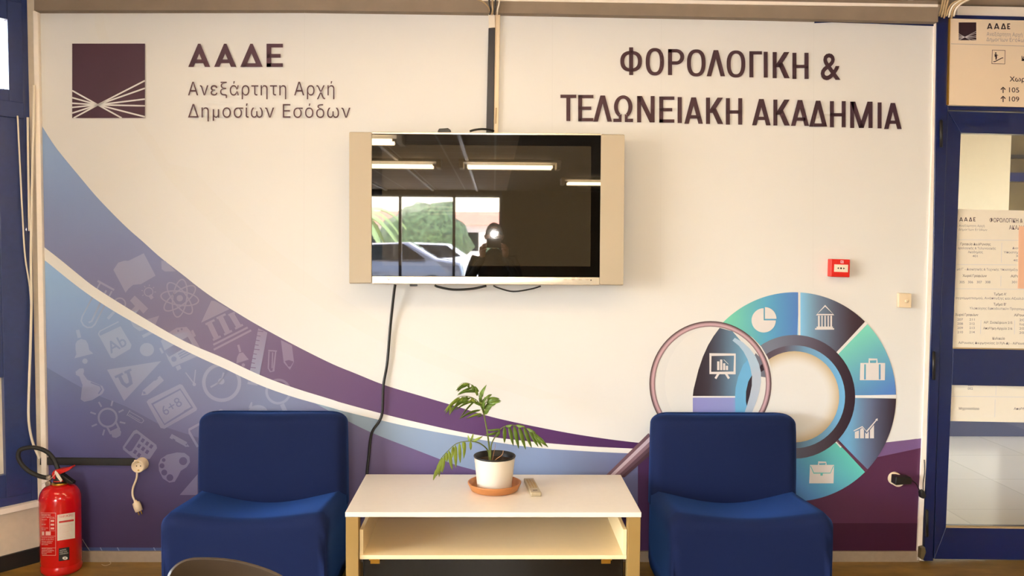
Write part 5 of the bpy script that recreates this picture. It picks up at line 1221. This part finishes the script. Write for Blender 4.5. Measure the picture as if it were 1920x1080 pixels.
for i in range(8):
    th = math.pi*.55*i/7; rws.append([hd+Vector((.08*math.sin(th)*math.cos(a), -.012+.1*math.sin(th)*math.sin(a), .122*math.cos(th)+(.03 if math.sin(a) > .3 and i > 4 else 0))) for a in [2*math.pi*k/24 for k in range(24)]])
mb.grid(rws, True, True); link('hair', mb, M['hair'], ph)
for sx in (-1, 1):
    b0 = Vector((sx*.1, QY+.172, 1.345)); me_v = [(b0, .026, .016), (b0+Vector((sx*.0,.03,.045)), .03, .015)]
    mb = MB(); mb.tube([b0+Vector((0,-.01,-.02)), b0+Vector((0,.01,.02)), b0+Vector((0,.025,.055))], [.024,.029,.026], 12)
    for k in range(4):
        st = b0+Vector((sx*(.006-.004*k),.055,.03+.016*k)); mb.tube([b0+Vector((sx*.006,.02,.02+.012*k)), st, st+Vector((-sx*.022,.004,.006)), st+Vector((-sx*.042+sx*.004*k,-.002,.008))], [.0095,.0085,.0075,.006], 8)
    mb.tube([b0+Vector((sx*.0,-.02,.03)), b0+Vector((-sx*.012,-.06,.045)), b0+Vector((-sx*.03,-.062,.055))], [.011,.01,.007], 8)
    link('hand', mb, M['skin'], ph)
kz = 1.44
cmr = empty('photo_camera', (0, -3.9, kz-.05), 'black camera with a lit flash held by the person, reflected in the television', 'camera')
mb = MB(); mb.box((-.065, -3.985, kz-.045), (.065, -3.92, kz+.04)); mb.box((-.028, -3.985, kz+.04), (.028, -3.925, kz+.062)); link('body', mb, M['black'], cmr, bevel=.006)
mb = MB(); mb.lathe([(.033,0),(.034,.03),(.036,.075),(.033,.085),(.03,.085),(.026,.07),(.001,.07)], (0,-3.92,kz), 'y', 32, True, False); link('lens', mb, M['black'], cmr)
mb = MB(); mb.box((-.026, -3.965, kz+.062), (.026, -3.925, kz+.092)); fl = link('flash_head', mb, M['black'], cmr, bevel=.003)
mb = MB(); mb.box((-.018, -3.9248, kz+.068), (.018, -3.9215, kz+.086)); link('flash_tube', mb, M['flash'], fl)
fll = bpy.data.lights.new('flash_light', 'SPOT'); fll.energy = 130; fll.spot_size = R(95); fll.spot_blend = .5; fll.shadow_soft_size = .02; fll.color = (1, .93, .84)
flo = bpy.data.objects.new('flash_light', fll); COL.objects.link(flo); flo.parent = cmr; flo.location = (0, -3.905+3.9, .127); flo.rotation_euler = (R(86), 0, 0)
